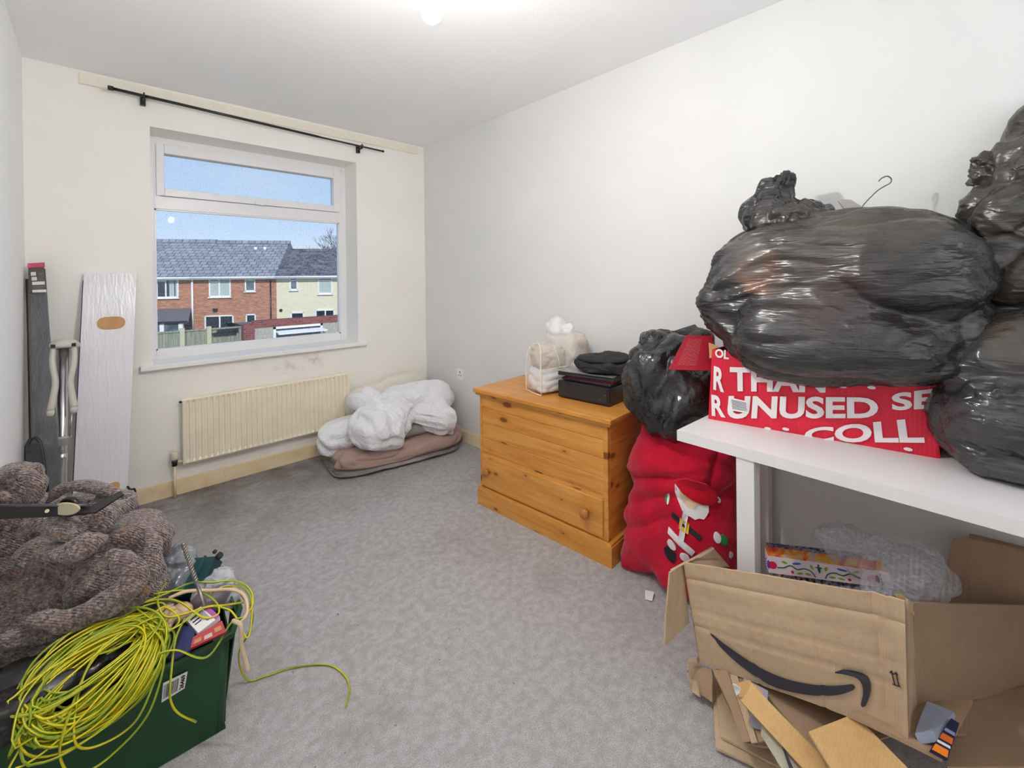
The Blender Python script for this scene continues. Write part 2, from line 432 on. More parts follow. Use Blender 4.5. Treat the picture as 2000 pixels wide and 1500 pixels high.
# window_1: frame, transom, top-hung sash, panes, sill
win = bpy.data.objects.new('window_1', None); COL.objects.link(win); win.location = (.867, 3.5, WZ0); win['kind'] = 'structure'
def part(root, name, bm, m, **k):
    o = obj(name, bm, m, root, **k); rebase(root, [o]); return o
Y0, Y1 = 3.500, 3.565
fx0, fx1 = WX0, WX1
(gx0, gz0), (gx1, gz1) = (0.2818,0.8425), (1.4318,1.7149)      # lower pane
gz1 = (0.6264,1.7188)[1]; gz0 = (0.6159,0.8398)[1]
(sx0, sz1), (sx1, sz0) = (0.2914,2.1189), (1.4391,1.7971)    # sash outline
sz1 = (0.6903,2.1218)[1]; sz0 = (0.6864,1.8009)[1]
tx0 = (0.332,2.0662)[0]; tx1 = (1.3835,2.0584)[0]; tz1 = (0.6896,2.0643)[1]; tz0 = (0.687,1.848)[1]
part(win, 'frame', B((fx0, gx0, Y0, Y1, WZ0, WZ1), (gx1, fx1, Y0, Y1, WZ0, WZ1), (gx0 - .01, sx0 + .02, Y0 + .001, Y1 - .001, gz1, WZ1 - .01), (sx1 - .02, gx1 + .01, Y0 + .001, Y1 - .001, gz1, WZ1 - .01), (gx0, gx1, Y0, Y1, WZ0, gz0), (gx0, gx1, Y0, Y1, gz1, sz0 - .002), (gx0, gx1, Y0, Y1, sz1 + .002, WZ1), bevel=.004), M_upvc)
sh = part(win, 'sash', B((sx0, tx0, Y0 - .016, Y1 - .01, sz0, sz1), (tx1, sx1, Y0 - .016, Y1 - .01, sz0, sz1), (tx0, tx1, Y0 - .016, Y1 - .01, sz0, tz0), (tx0, tx1, Y0 - .016, Y1 - .01, tz1, sz1), bevel=.004), M_upvc)
part(win, 'glazing_bead', B((gx0, gx0 + .008, Y0 + .006, Y0 + .03, gz0, gz1), (gx1 - .008, gx1, Y0 + .006, Y0 + .03, gz0, gz1), (gx0, gx1, Y0 + .006, Y0 + .03, gz0, gz0 + .008), (gx0, gx1, Y0 + .006, Y0 + .03, gz1 - .008, gz1)), M_upvc)
part(win, 'pane', B((gx0, gx1, 3.535, 3.539, gz0, gz1)), M_glass)
part(win, 'pane', B((tx0, tx1, 3.53, 3.534, tz0, tz1)), M_glass)
part(win, 'sill_board', B((WX0, WX1, YB + .002, Y0 + .01, .780, .7865)), M_gloss)
hx, hz = (0.8673,1.8061)
part(win, 'window_handle', B((hx - .035, hx + .035, Y0 - .034, Y0 - .016, hz - .008, hz + .008), (hx - .012, hx + .012, Y0 - .042, Y0 - .016, hz - .011, hz + .011), bevel=.003), M_upvc)
part(win, 'window_latch', T([(fx1 - .03, Y0 - .02, WZ1 - .03), (fx1 - .03, Y0 + .01, WZ1 - .03)], .012), M_batten)
sl = part(win, 'window_sill', B((.19, 1.535, YB - .045, YB + .004, .757, .787), bevel=.007, seg=3), M_gloss)

def board(x0, x1, y0, y1, h, axis):
    bm = B((x0, x1, y0, y1, 0, h)); es = [e for e in bm.edges if all(v.co.z > h - .001 for v in e.verts) and abs((e.verts[0].co - e.verts[1].co)[axis]) > .1]
    bmesh.ops.bevel(bm, geom=es, offset=.006, segments=2, affect='EDGES'); return bm
struct('baseboard_back', board(XL, XR, YB - .016, YB, .088, 0), M_skirt)
struct('baseboard_right', board(XR - .016, XR, YF, YB - .016, .088, 1), M_skirt)
struct('baseboard_left', board(XL, XL + .016, YF, YB - .016, .088, 1), M_skirt)
struct('trim_1', B((-.04, 2.02, YB - .018, YB, 2.325, 2.382), bevel=.003), M_batten)

# curtain rail
cr_ = thing('curtain_rail', 'long thin black metal curtain rail fixed below the ceiling above the window', 'curtain rail', (0.7181,3.2,2.3016))
ra, rb_, rc = Vector((0.0818,3.21,2.3113)), Vector((1.1716,3.21,2.2792)), Vector((1.6645,3.21,2.2686))
zz = ra.z
P_ = []
P_.append(obj('rod', T([ra, rb_], .0085, 12), M_black, cr_)); P_.append(obj('inner_rod', T([rb_ - Vector((.02, 0, 0)), rc], .0065, 12), M_black, cr_))
P_.append(obj('end_cap', T([ra - Vector((.012, 0, 0)), ra + Vector((.012, 0, 0))], .0125, 12), M_black, cr_)); P_.append(obj('end_cap', T([rc - Vector((.006, 0, 0)), rc + Vector((.006, 0, 0))], .009, 12), M_black, cr_))
for q in ((0.2198,3.21,2.3079), (1.4928,3.21,2.2732)):
    q = Vector(q); bm = T([(q.x, q.y, q.z - .012), (q.x, YB - .02, q.z - .012)], .005, 8)
    tube(bm, [(q.x, q.y + .015 * math.cos(a), q.z + .015 * math.sin(a)) for a in [k * PI / 8 for k in range(16)]], .004, 6, closed=True)
    bm2 = B((q.x - .012, q.x + .012, YB - .024, YB - .0, q.z - .035, q.z + .02)); me_ = bpy.data.meshes.new('x'); bm2.to_mesh(me_); bm2.free(); bm.from_mesh(me_)
    P_.append(obj('bracket', bm, M_black, cr_))
rebase(cr_, P_)

# ceiling bulb
M_bulb = bpy.data.materials.new('lit_bulb'); M_bulb.use_nodes = True; _p = M_bulb.node_tree.nodes['Principled BSDF']; _p.inputs['Emission Color'].default_value = (1, .975, .94, 1); _p.inputs['Emission Strength'].default_value = BULB; _p.inputs['Base Color'].default_value = (1, 1, 1, 1)
bc = Vector((0.6359,0.9576,1.9427)); kb = .75
lt = thing('ceiling_light', 'round white bulb glowing on a short pendant from the ceiling', 'light', (bc.x, bc.y, ZC))
P_ = [obj('bulb', lathe([(r * kb, h * kb) for r, h in ((.0001, -.034), (.015, -.0305), (.027, -.021), (.033, -.007), (.033, .008), (.026, .022), (.016, .034), (.013, .045))], bc, (0, 0, 1), 20), M_bulb, lt),
      obj('lamp_holder', lathe([(.011, .032), (.015, .034), (.016, .062), (.010, .075), (.005, .08)], bc, (0, 0, 1), 20), M_gloss, lt),
      obj('flex', T([bc + Vector((0, 0, .078)), Vector((bc.x, bc.y, ZC - .02))], .003, 8), M_gloss, lt),
      obj('ceiling_rose', lathe([(.02, -.028), (.04, -.02), (.045, 0)], Vector((bc.x, bc.y, ZC)), (0, 0, 1), 24), M_gloss, lt)]
rebase(lt, P_)

# radiator
M_rad = plain('cream_radiator_enamel', lin(240, 230, 208), .38, var=.03, sc=9)
(rx0, rz1), (rx1, rz1b) = (0.3739,0.5758), (1.3814,0.5719); rz0 = (0.3754,0.1806)[1]; rz1 = (rz1 + rz1b) / 2
rd = thing('radiator', 'long cream panel radiator with close vertical ribs under the window', 'radiator', ((rx0 + rx1) / 2, 3.25, rz0))
bm = bmesh.new(); N = 33; prof = []; w = rx1 - rx0; y = 3.225
for i in range(N):
    x = rx0 + .012 + (w - .024) * i / N; p = (w - .024) / N
    for u, dy in ((0, .0), (.18, -.0), (.32, .008), (.68, .008), (.82, 0)): prof.append((x + u * p, y + dy))
prof = [(rx0, y + .006), (rx0 + .004, y)] + prof + [(rx1 - .004, y), (rx1, y + .006)]
zs = [(rz0, .010), (rz0 + .012, .0), (rz0 + .03, 1), (rz1 - .03, 1), (rz1 - .012, 0), (rz1, .010)]
rows = []
for z, k in zs:
    rows.append([bm.verts.new((x, (yy if k == 1 else y + k), z)) for x, yy in prof])
for a, b in zip(rows, rows[1:]):
    for i in range(len(prof) - 1): bm.faces.new((a[i], a[i + 1], b[i + 1], b[i]))
back = [bm.verts.new((x_, y + .016, z_)) for x_, z_ in ((rx0, rz0), (rx1, rz0), (rx1, rz1), (rx0, rz1))]
bm.faces.new(back)
P_ = [obj('front_panel', bm, M_rad, rd)]
P_.append(obj('back_panel', B((rx0 + .004, rx1 - .004, y + .017, y + .05, rz0 + .008, rz1 - .004), bevel=.004), M_rad, rd))
P_.append(obj('bleed_valve', T([(rx0 - .012, y + .02, rz1 - .02), (rx0 + .004, y + .02, rz1 - .02)], .006), M_black, rd))
vx, vz = (0.3367,0.2417)
P_.append(obj('valve_head', lathe([(.017, -.018), (.019, -.01), (.02, .02), (.017, .028)], (vx, 3.24, vz + .0), (0, 0, 1), 16), plain('cream_valve_cap', lin(216, 208, 188), .5), rd))
P_.append(obj('valve_body', lathe([(.010, -.055), (.015, -.05), (.012, -.042), (.016, -.034), (.014, -.018)], (vx, 3.24, vz), (0, 0, 1), 12), plain('tarnished_brass', (.06, .065, .07), .4, .8), rd))
P_.append(obj('union', T([(vx + .01, 3.24, vz - .036), (rx0 + .004, 3.24, vz - .036)], .009, 10), plain('cream_painted_nut', lin(214, 196, 160), .5), rd))
P_.append(obj('pipe', T([(vx, 3.24, vz - .05), (vx, 3.24, 0.002)], .0075, 10), M_skirt, rd))
for x in (rx0 + .15, rx1 - .15): P_.append(obj('wall_bracket', B((x - .015, x + .015, y + .05, YB, rz0 + .05, rz0 + .09)), M_rad, rd))
rebase(rd, P_)

# socket on the right wall
sa, sb = (2.08,2.8566,0.4562), (2.08,2.7413,0.5659)
sc_ = Vector(((2.08), (sa[1] + sb[1]) / 2, (sa[2] + sb[2]) / 2)); h_ = .043; 
sk = thing('wall_socket', 'small white square socket plate on the right wall beyond the pine chest', 'socket', (2.088, sc_.y, sc_.z))
P_ = [obj('plate', B((2.079, 2.088, sc_.y - h_, sc_.y + h_, sc_.z - h_, sc_.z + h_), bevel=.003), M_upvc, sk)]
for dy, dz, a, b in ((0, .018, .0035, .008), (-.011, -.006, .006, .0025), (.011, -.006, .006, .0025)):
    P_.append(obj('pin_slot', B((2.0775, 2.0795, sc_.y + dy - a, sc_.y + dy + a, sc_.z + dz - b, sc_.z + dz + b)), M_rubber, sk))
P_.append(obj('switch', B((2.075, 2.079, sc_.y - .032, sc_.y - .022, sc_.z + .01, sc_.z + .028), bevel=.001), M_upvc, sk))
rebase(sk, P_)

def fin(root):
    done = set(); st = list(root.children)
    inv = (Matrix.Translation(root.location) @ Matrix.Rotation(root.rotation_euler.z, 4, 'Z')).inverted()
    while st:
        o = st.pop(); st += list(o.children)
        if o.type == 'MESH' and o.data.name not in done: done.add(o.data.name); o.data.transform(inv)
    return root
def single(o, label, cat, group=None, kind=None):
    "a thing that is one mesh (its children, if any, move along): origin to its base"
    P = np.empty(len(o.data.vertices) * 3); o.data.vertices.foreach_get('co', P); P = P.reshape(-1, 3); b = (P.min(0) + P.max(0)) / 2; b[2] = P[:, 2].min()
    M = Matrix.Translation(Vector(-b)); o.data.transform(M); o.location = b
    st = list(o.children)
    while st:
        c = st.pop(); st += list(c.children); c.data.transform(M)
    return tag(o, label, cat, group, kind)

# ------------------------------------------------------------ pine chest
def pine(name, rot=(0, 0, 0), knots=True, tone=1, dens=.25):
    t = MT(name, .36, .5)
    oi = t.n('ShaderNodeObjectInfo'); 
    add = t.n('ShaderNodeVectorMath', operation='ADD'); v0 = t.map(rot=rot); t.l(v0, add.inputs[0])
    cmb = t.n('ShaderNodeCombineXYZ'); t.l(t.math('MULTIPLY', oi.outputs['Random'], 7), cmb.inputs[1]); t.l(t.math('MULTIPLY', oi.outputs['Random'], 3), cmb.inputs[2]); t.l(cmb.outputs[0], add.inputs[1])
    def mp(sc):
        m = t.n('ShaderNodeMapping'); m.inputs['Scale'].default_value = sc; t.l(add.outputs[0], m.inputs[0]); return m.outputs[0]
    g = t.noise(mp((1.3, 9, 14)), 1.6, 5, .6, .6); f = t.noise(mp((6, 90, 150)), 1, 2, .5)
    c = t.ramp(g, (.3, lin(190, 122, 48)), (.5, lin(208, 144, 64)), (.68, lin(218, 160, 84)))
    c = t.mix(t.ramp(f, (.35, .16), (.6, 0)), c, lin(170, 108, 44))
    if knots:
        kv = mp((4.2, 1, 9)); x = t.n('ShaderNodeTexVoronoi', voronoi_dimensions='2D'); x.inputs['Scale'].default_value = 1.0; x.inputs['Randomness'].default_value = 1
        sk = t.n('ShaderNodeSeparateXYZ'); t.l(kv, sk.inputs[0]); ck = t.n('ShaderNodeCombineXYZ'); t.l(sk.outputs['X'], ck.inputs[0]); t.l(sk.outputs['Z'], ck.inputs[1]); t.l(ck.outputs[0], x.inputs['Vector'])
        sep = t.n('ShaderNodeSeparateColor'); t.l(x.outputs['Color'], sep.inputs[0])
        r = t.math('MULTIPLY', t.ramp(sep.outputs[0], (dens, 0), (.9, 1)), .145)
        k = t.math('SUBTRACT', r, x.outputs['Distance'])
        c = t.mix(t.ramp(k, (0, 0), (.03, .92)), c, lin(88, 44, 18)); 
        k2 = t.math('ADD', k, .12); c = t.mix(t.ramp(k2, (.0, 0), (.12, .35)), c, lin(160, 92, 36))
    t.col(c); t.bump(f, .0006, .6); return t.m
M_pine = pine('varnished_pine'); M_pineV = pine('varnished_pine_upright', rot=(0, 0, PI / 2)); M_pineS = pine('varnished_pine_side', rot=(0, 0, PI / 2))
cN = Vector((1.6144,1.0973,0)); cL = Vector((1.5564,1.9433,0))
CW = (cL - cN).length; dirx = (cN - cL).normalized(); rzc = math.atan2(dirx.y, dirx.x)   # local +x runs from the far end to the near end, +y into the wall
ch = thing('pine_chest', 'varnished knotty pine chest with a flat lid and one long bottom drawer', 'chest', cL, rzc)
CD = .455; i_ = .016; W0, W1 = i_, CW - i_
def cp(name, bm, m, parent=None, **k): return obj(name, bm, m, parent or ch, **k)
def plinth():
    bm = B((0, CW, 0, CD, 0, .088)); 
    r = B((.004, CW - .004, .004, CD, .086, .102), bevel=.004); me_ = bpy.data.meshes.new('x'); r.to_mesh(me_); r.free(); bm.from_mesh(me_); return bm
cp('plinth', plinth(), M_pine)
# boards of the front panel and the near side, each with an eased edge
zb = [.300, .378, .462, .545, .612]
for a, b in zip(zb, zb[1:]): cp('front_board', B((W0 + .012, W1 - .026, .014, .034, a, b - .0012), bevel=.002, seg=1), M_pine)
cp('stile', B((W1 - .026, W1 - .004, .010, .034, .102, .614), bevel=.003), M_pineV); cp('stile', B((W0, W0 + .012, .010, .034, .102, .614), bevel=.003), M_pineV)
zs_ = [.102, .205, .31, .41, .515, .614]
for a, b in zip(zs_, zs_[1:]):
    cp('side_board', B((W1 - .022, W1 - .004, .034, CD, a, b - .0014), bevel=.002, seg=1), M_pineS); cp('side_board', B((W0, W0 + .018, .034, CD, a, b - .0014), bevel=.002, seg=1), M_pineS)
cp('back_panel', B((W0 + .018, W1 - .022, CD - .012, CD, .102, .612)), M_pine)
cp('bottom_panel', B((W0 + .018, W1 - .022, .034, CD - .012, .104, .116)), M_pine)
cp('drawer_rail', B((W0 + .012, W1 - .026, .016, .05, .284, .2995)), M_pine)
dw = cp('drawer', B((W0 + .016, W1 - .030, .004, .030, .112, .282), bevel=.0075, seg=3), M_pine)
cp('drawer_moulding', B((W0 + .014, W1 - .028, .012, .034, .104, .290), bevel=.004), M_pine, dw)
M_knob = plain('turned_pine_knob', lin(176, 112, 52), .28)
for kx in (.088, CW - .125):
    cp('knob', lathe([(.012, 0), (.0095, .008), (.012, .014), (.021, .021), (.0235, .028), (.021, .035), (.012, .0395), (.0001, .041)], (kx, .005, .205), (0, -1, 0), 24), M_knob, dw)
lid = B((-.012, CW + .012, -.018, CD + .004, .628, .650), bevel=.006, seg=3)
r = B((-.002, CW + .002, -.006, CD, .613, .629), bevel=.0045); me_ = bpy.data.meshes.new('x'); r.to_mesh(me_); r.free(); lid.from_mesh(me_)
cp('lid', lid, M_pine)

# ------------------------------------------------------------ on the chest
ZT = .6515
M_clear = glassmat('clear_bag_film', (.93, .93, .92))
def filmmat(name, col, alpha=.5, rough=.35, bump=.004, sc=30):
    t = MT(name, rough, .5); v = t.map(); t.col(col); t.p.inputs['Alpha'].default_value = alpha
    t.bump(t.noise(v, sc, 5, .65, 1.5, 'RIDGED_MULTIFRACTAL'), bump); return t.m
M_film = filmmat('cloudy_plastic_film', (.85, .84, .82), .26, .22)
M_white_cloth = plain('white_folded_cloth', lin(228, 226, 226), .85, var=.04, sc=14, bump=.002)
M_beige_cloth = plain('beige_folded_cloth', lin(196, 182, 164), .85, var=.08, sc=12, bump=.002)
M_piping = plain('cream_piping', lin(236, 226, 208), .6)
c0 = Vector((1.6745,1.5576,0.651)); cl = Vector((1.6493,1.6711,0.651)); cr2 = Vector((1.8664,1.5067,0.651))
ex = (cr2 - c0); ex.z = 0; wx = .185; ex.normalize(); ey = Vector((-ex.y, ex.x, 0)); 
sb_ = thing('storage_bag', 'clear zipped storage bag stuffed with white and beige bedding on the pine chest', 'bag', c0)
def SB(u, v, w): return tuple(c0 + ex * u + ey * v + Vector((0, 0, w)))
Lb = .145
blobs = []
o1 = blob('bag_film', SB(wx / 2, Lb / 2, .13), [(SB(wx / 2, Lb / 2, .12), (wx / 2 + .008, Lb / 2 + .008, .12), math.atan2(ex.y, ex.x), 7), (SB(wx / 2 - .005, Lb / 2, .2), (.078, .072, .062), math.atan2(ex.y, ex.x), 3.4)], M_film, sb_, 6, [drape((0, 0, 1), 14, .008), ridged((12, 12, 6), .005)], 22, [(2, -1, ZT)])
blob('folded_cloth', SB(wx / 2 + .01, Lb / 2, .06), [(SB(wx / 2 + .005, Lb / 2, .07), (wx / 2 - .004, Lb / 2 - .004, .066), math.atan2(ex.y, ex.x), 6)], M_white_cloth, sb_, 5, [billow((9, 9, 22), .012)], 10, [(2, -1, ZT + .002)])
blob('folded_cloth', SB(wx / 2, Lb / 2, .18), [(SB(wx / 2 - .005, Lb / 2, .185), (wx / 2 - .008, Lb / 2 - .008, .062), math.atan2(ex.y, ex.x), 4)], M_beige_cloth, sb_, 5, [billow((7, 7, 26), .012, 3)], 10)
bm = bmesh.new()
for pts in ([SB(0, 0, .003), SB(-.003, -.003, .12), SB(0, 0, .235)], [SB(0, -.003, .135), SB(wx * .6, -.006, .138), SB(wx, -.002, .14)], [SB(0, 0, .235), SB(.03, Lb * .5, .262), SB(.02, Lb, .24)], [SB(-.003, Lb, .004), SB(-.004, Lb, .12), SB(.02, Lb, .235)], [SB(0, 0, .003), SB(-.006, Lb * .5, .003), SB(0, Lb, .004)], [SB(wx * .62, -.004, .14), SB(wx * .55, -.004, .2), SB(wx * .5, .02, .25)]):
    tube(bm, spline(pts, 5), .0028, 6)
obj('piping', bm, M_piping, sb_)
fin(sb_)
# white plastic bag of beige cloth lying behind it
wbp = Vector((1.981,1.5839,0.651))
wp = (1.93, 1.615, ZT)
pb = thing('plastic_bag', 'crumpled white translucent carrier bag of beige cloth behind the clear storage bag', 'bag', wp)
blob('cloth', (1.93, 1.635, .81), [((1.93, 1.63, .76), (.10, .12, .11), .2, 3.5), ((1.94, 1.60, .86), (.085, .1, .08), .1, 3)], M_beige_cloth, pb, 5, [billow((10, 14, 8), .02, 8)], 9, [(2, -1, ZT), (0, 1, 2.08)])
blob('bag_film', (1.93, 1.64, .82), [((1.93, 1.63, .77), (.106, .126, .12), .2, 3.5), ((1.94, 1.61, .88), (.092, .11, .085), .1, 3), ((1.93, 1.66, .975), (.06, .05, .07), 0, 2)], filmmat('white_carrier_film', (.9, .9, .9), .38, .3, .008, 18), pb, 5, [ridged((9, 12, 9), .016, 4)], 9, [(2, -1, ZT - .0), (0, 1, 2.084)])
blob('bag_top', (1.93, 1.68, .99), [((1.93, 1.68, .975), (.045, .05, .05), 0, 2), ((1.94, 1.60, .965), (.035, .04, .04), 0, 2)], filmmat('white_carrier_film_bunched', (.93, .93, .93), .75, .3, .01, 22), pb, 5, [ridged((22, 22, 22), .022, 4)], 9)
fin(pb)

# set of dark flat things: device box, magazine, red folder, laptop, black bag
dn, dl, dr = Vector((1.7514,1.1948,0.651)), Vector((1.7274,1.4887,0.651)), Vector((2.0618,1.2434,0.651))
ax = (dl - dn); bxl = ax.length; ax.normalize(); ay = Vector((ax.y, -ax.x, 0)); ay = ay if ay.x > 0 else -ay
az = math.atan2(ax.y, ax.x)
def LB(x0, x1, y0, y1, z0, z1, **k): return B((x0, x1, y0, y1, z0, z1), **k)
sgn = 1 if (Matrix.Rotation(az, 3, 'Z') @ Vector((0, 1, 0))).dot(ay) > 0 else -1
def yy_(a, b): return (a, b) if sgn > 0 else (-b, -a)
DD = .285
db = thing('device_box', 'black glossy home electronics box with a small port, undermost on the pine chest', 'electronics', dn, az)
y0, y1 = yy_(0, DD)
obj('casing', LB(0, bxl, y0, y1, .004, .088, bevel=.006), plain('black_gloss_plastic', (.014, .014, .016), .28), db)
fy = (-.0015, .004) if sgn > 0 else (-.004, .0015)
obj('front_panel', LB(.012, bxl - .012, *fy, .012, .080, bevel=.001), plain('dark_front_panel', (.02, .02, .023), .45), db)
obj('port', LB(.028, .062, *((-.003, 0) if sgn > 0 else (0, .003)), .024, .034), plain('port_metal', (.1, .1, .1), .3, .8), db)
obj('slot', LB(.014, .03, *((-.003, 0) if sgn > 0 else (0, .003)), .052, .056), plain('port_metal2', (.2, .2, .22), .3, .8), db)
for fx, fyy in ((.03, .03), (bxl - .03, .03), (.03, DD - .03), (bxl - .03, DD - .03)): obj('foot', LB(fx - .01, fx + .01, *yy_(fyy - .01, fyy + .01), 0, .005), M_rubber, db)
def on_box(name, label, cat, inset, rot, z, dx=0, dy=0):
    c = dn + ax * (bxl / 2 + dx) + ay * (DD / 2 + dy); return thing(name, label, cat, (c.x, c.y, ZT + z), az + rot)
t_ = on_box('tablet_case', 'dark purple flat sleeve with ribbed edge under the red folder', 'case', 0, .0, .089)
obj('sleeve', B((-bxl / 2 + .004, bxl / 2 - .012, -DD / 2 + .004, DD / 2 - .02, 0, .013), bevel=.005), plain('dark_purple_fabric', lin(62, 34, 52), .7, bump=.001), t_)
obj('rim', B((-bxl / 2 + .002, bxl / 2 - .010, -DD / 2 + .002, DD / 2 - .018, .005, .008), bevel=.001), M_rubber, t_)
t_ = on_box('folder', 'thin bright red folder sandwiched beneath the silver laptop', 'folder', 0, .05, .1025, -.01, .0)
obj('cover', B((-bxl / 2 + .02, bxl / 2 - .02, -DD / 2 + .004, DD / 2 - .03, 0, .003), (-bxl / 2 + .02, bxl / 2 - .02, -DD / 2 + .004, DD / 2 - .03, .008, .011), (-bxl / 2 + .02, -bxl / 2 + .023, -DD / 2 + .004, DD / 2 - .03, .003, .008)), plain('red_folder_card', lin(168, 22, 44), .5), t_)
obj('papers', B((-bxl / 2 + .024, bxl / 2 - .024, -DD / 2 + .008, DD / 2 - .034, .0032, .0078)), plain('dark_papers', lin(60, 40, 50), .8), t_)
t_ = on_box('laptop', 'closed silver topped laptop lying on the red folder', 'laptop', 0, .10, .114, .005, -.005)
obj('base', B((-bxl / 2 - .005, bxl / 2 + .005, -DD / 2 + .02, DD / 2 - .015, 0, .012), bevel=.004), M_blackplas, t_)
l_ = obj('screen_lid', B((-bxl / 2 - .005, bxl / 2 + .005, -DD / 2 + .02, DD / 2 - .015, .0128, .020), bevel=.003), M_blackplas, t_)
obj('lid_cover', B((-bxl / 2 + .002, bxl / 2 - .002, -DD / 2 + .026, DD / 2 - .02, .0195, .0212), bevel=.001), plain('silver_lid', lin(176, 172, 174), .4, .25), l_)
def fabricblack(name, c=(.012, .012, .014), rough=.75):
    t = MT(name, rough, .4); v = t.map(); t.col(t.ramp(t.noise(v, 18, 4), (.3, c), (.7, tuple(x * 2.2 for x in c))))
    b = t.bump(t.noise(v, 22, 4, .6, .5), .006, .8); t.bump(t.noise(v, 400, 2), .0004, 1, b); return t.m
M_blkfab = fabricblack('black_nylon')
bb = Vector((1.8582,1.2953,0.8239))
t_ = thing('soft_case', 'slumped black nylon bag with folded flaps on top of the silver laptop', 'bag', (bb.x, bb.y, ZT + .137))
z_ = ZT + .134
o_ = blob('case_body', (bb.x, bb.y, z_ + .04), [((bb.x, bb.y, z_ + .035), (.10, .15, .042), .25, 2.6), ((bb.x + .03, bb.y - .03, z_ + .065), (.07, .09, .045), .3, 2.2)], M_blkfab, t_, 5, [ridged((6, 6, 16), .022, 2, .5), ridged((14, 14, 22), .007, 5)], 8, [(2, -1, z_ + .001)])
blob('flap', (bb.x - .01, bb.y + .02, z_ + .07), [((bb.x - .01, bb.y, z_ + .07), (.085, .13, .02), .3, 3)], M_blkfab, t_, 4, [ridged((9, 9, 9), .012, 9, .5)], 8)
obj('zip', T(spline([(bb.x - .105, bb.y + .08, z_ + .03), (bb.x - .115, bb.y, z_ + .045), (bb.x - .10, bb.y - .10, z_ + .035)], 6), .003, 6), M_rubber, t_)
fin(t_)

# ------------------------------------------------------------ bedding in the far corner
def clothmat(name, c, rough=.9, b1=.004, s1=14, var=.03, weave=500):
    t = MT(name, rough, .2); v = t.map(); d = tuple(x * (1 - var * 2) for x in c)
    t.col(t.ramp(t.noise(v, 6, 3), (.3, d), (.7, c))); b = t.bump(t.noise(v, s1, 4, .6, .8), b1, .7); t.bump(t.noise(v, weave, 2), .0003, 1, b)
    t.p.inputs['Sheen Weight'].default_value = .15; return t.m
M_duvet = clothmat('white_cotton', lin(238, 238, 242), b1=.035, s1=15); M_pillow = clothmat('cream_cotton', lin(226, 220, 208)); M_taupe = clothmat('dusky_pink_microfibre', lin(172, 146, 138)); M_greyb = clothmat('grey_marl_fabric', lin(160, 154, 150), weave=250, var=.08)
pC = Vector((1.60, 2.96, 0))
def W2(u, v, z): return (pC.x + u * .985 + v * .17, pC.y - u * .17 + v * .985, z)
FY = yA = -.17
t_ = thing('folded_blanket', 'dusky pink folded blanket lying under the white duvet, edge turned over', 'blanket', pC)
aB = -.17
o_ = blob('blanket_body', W2(0, 0, .10), [(W2(0, .0, .075), (.455, .285, .07), aB, 4.5), (W2(.22, -.02, .11), (.22, .2, .06), aB, 3)], M_taupe, t_, 6, [drape((1, -.17, 0), 9, .03, 1, .3, .2), ridged((6, 6, 14), .008, 2)], 9, [(0, 1, 2.07), (1, 1, 3.27), (2, -1, .03)])
blob('turned_edge', W2(-.13, -.235, .07), [(W2(-.05, -.235, .075), (.33, .045, .05), aB - .02, 3.2)], M_taupe, t_, 5, [drape((1, -.17, 0), 14, .022, 5, .3, .2)], 9, [(2, -1, .022)])
fin(t_)
single(blob('fleece_blanket', W2(0, 0, .05), [(W2(-.03, -.01, .02), (.45, .305, .018), aB, 5)], M_greyb, None, 5, [billow((8, 8, 8), .008, 2), ridged((4, 4, 10), .012, 6)], 9, [(2, -1, .004), (0, 1, 2.07), (1, 1, 3.27)]), 'pale grey fleece blanket folded flat on the carpet, undermost of the bedding pile', 'blanket')
single(blob('folded_sheet', W2(.07, .06, .2), [(W2(.10, .02, .19), (.33, .22, .05), aB, 4), (W2(.34, .02, .2), (.09, .14, .04), aB, 3)], M_greyb, None, 5, [ridged((3, 3, 18), .014, 3), billow((8, 8, 8), .008, 2)], 9, [(0, 1, 2.07), (1, 1, 3.27)]), 'grey folded sheet sandwiched between the white duvet and the pink blanket', 'sheet')
single(blob('pillow', (1.62, 3.19, .36), [((1.50, 3.20, .33), (.17, .07, .13), 0, 2.6), ((1.80, 3.19, .40), (.22, .08, .11), 0, 2.6)], M_pillow, None, 5, [ridged((5, 5, 8), .02, 3, .4)], 9, [(1, 1, 3.27), (0, 1, 2.07)]), 'cream pillow slumped against the window wall behind the white duvet', 'pillow')
D_ = lambda x, y, d: d
duv = blob('duvet', (1.5424,2.9701,0.3159), [((1.2286,3.0328,0.1932), (.17, .14, .11), .3, 2.2), ((1.4012,2.773,0.2767), (.22, .17, .155), .3, 2.3), ((1.4004,3.0225,0.4085), (.11, .11, .08), 0), ((1.6682,2.9337,0.3536), (.20, .17, .12), 0, 2.2), ((1.8503,2.8714,0.3563), (.17, .16, .12), 0, 2.2), ((1.8197,2.6794,0.2505), (.125, .13, .125), 0, 2.2)],
           M_duvet, None, 7, [drape((.5, -.5, .6), 3.6, .034, 3, .9, .4, 1.2), drape((-.7, .2, .6), 6.5, .024, 9, .9, .3, 1.1), drape((.3, -.2, .9), 15, .004, 4, .6, .2, 1), ridged((8, 8, 8), .012, 2, 1, 1, 3)], 8, [(0, 1, 2.07), (1, 1, 3.27)], relax=2)
single(duv, 'crumpled white duvet heaped over folded blankets in the corner beyond the radiator', 'duvet')

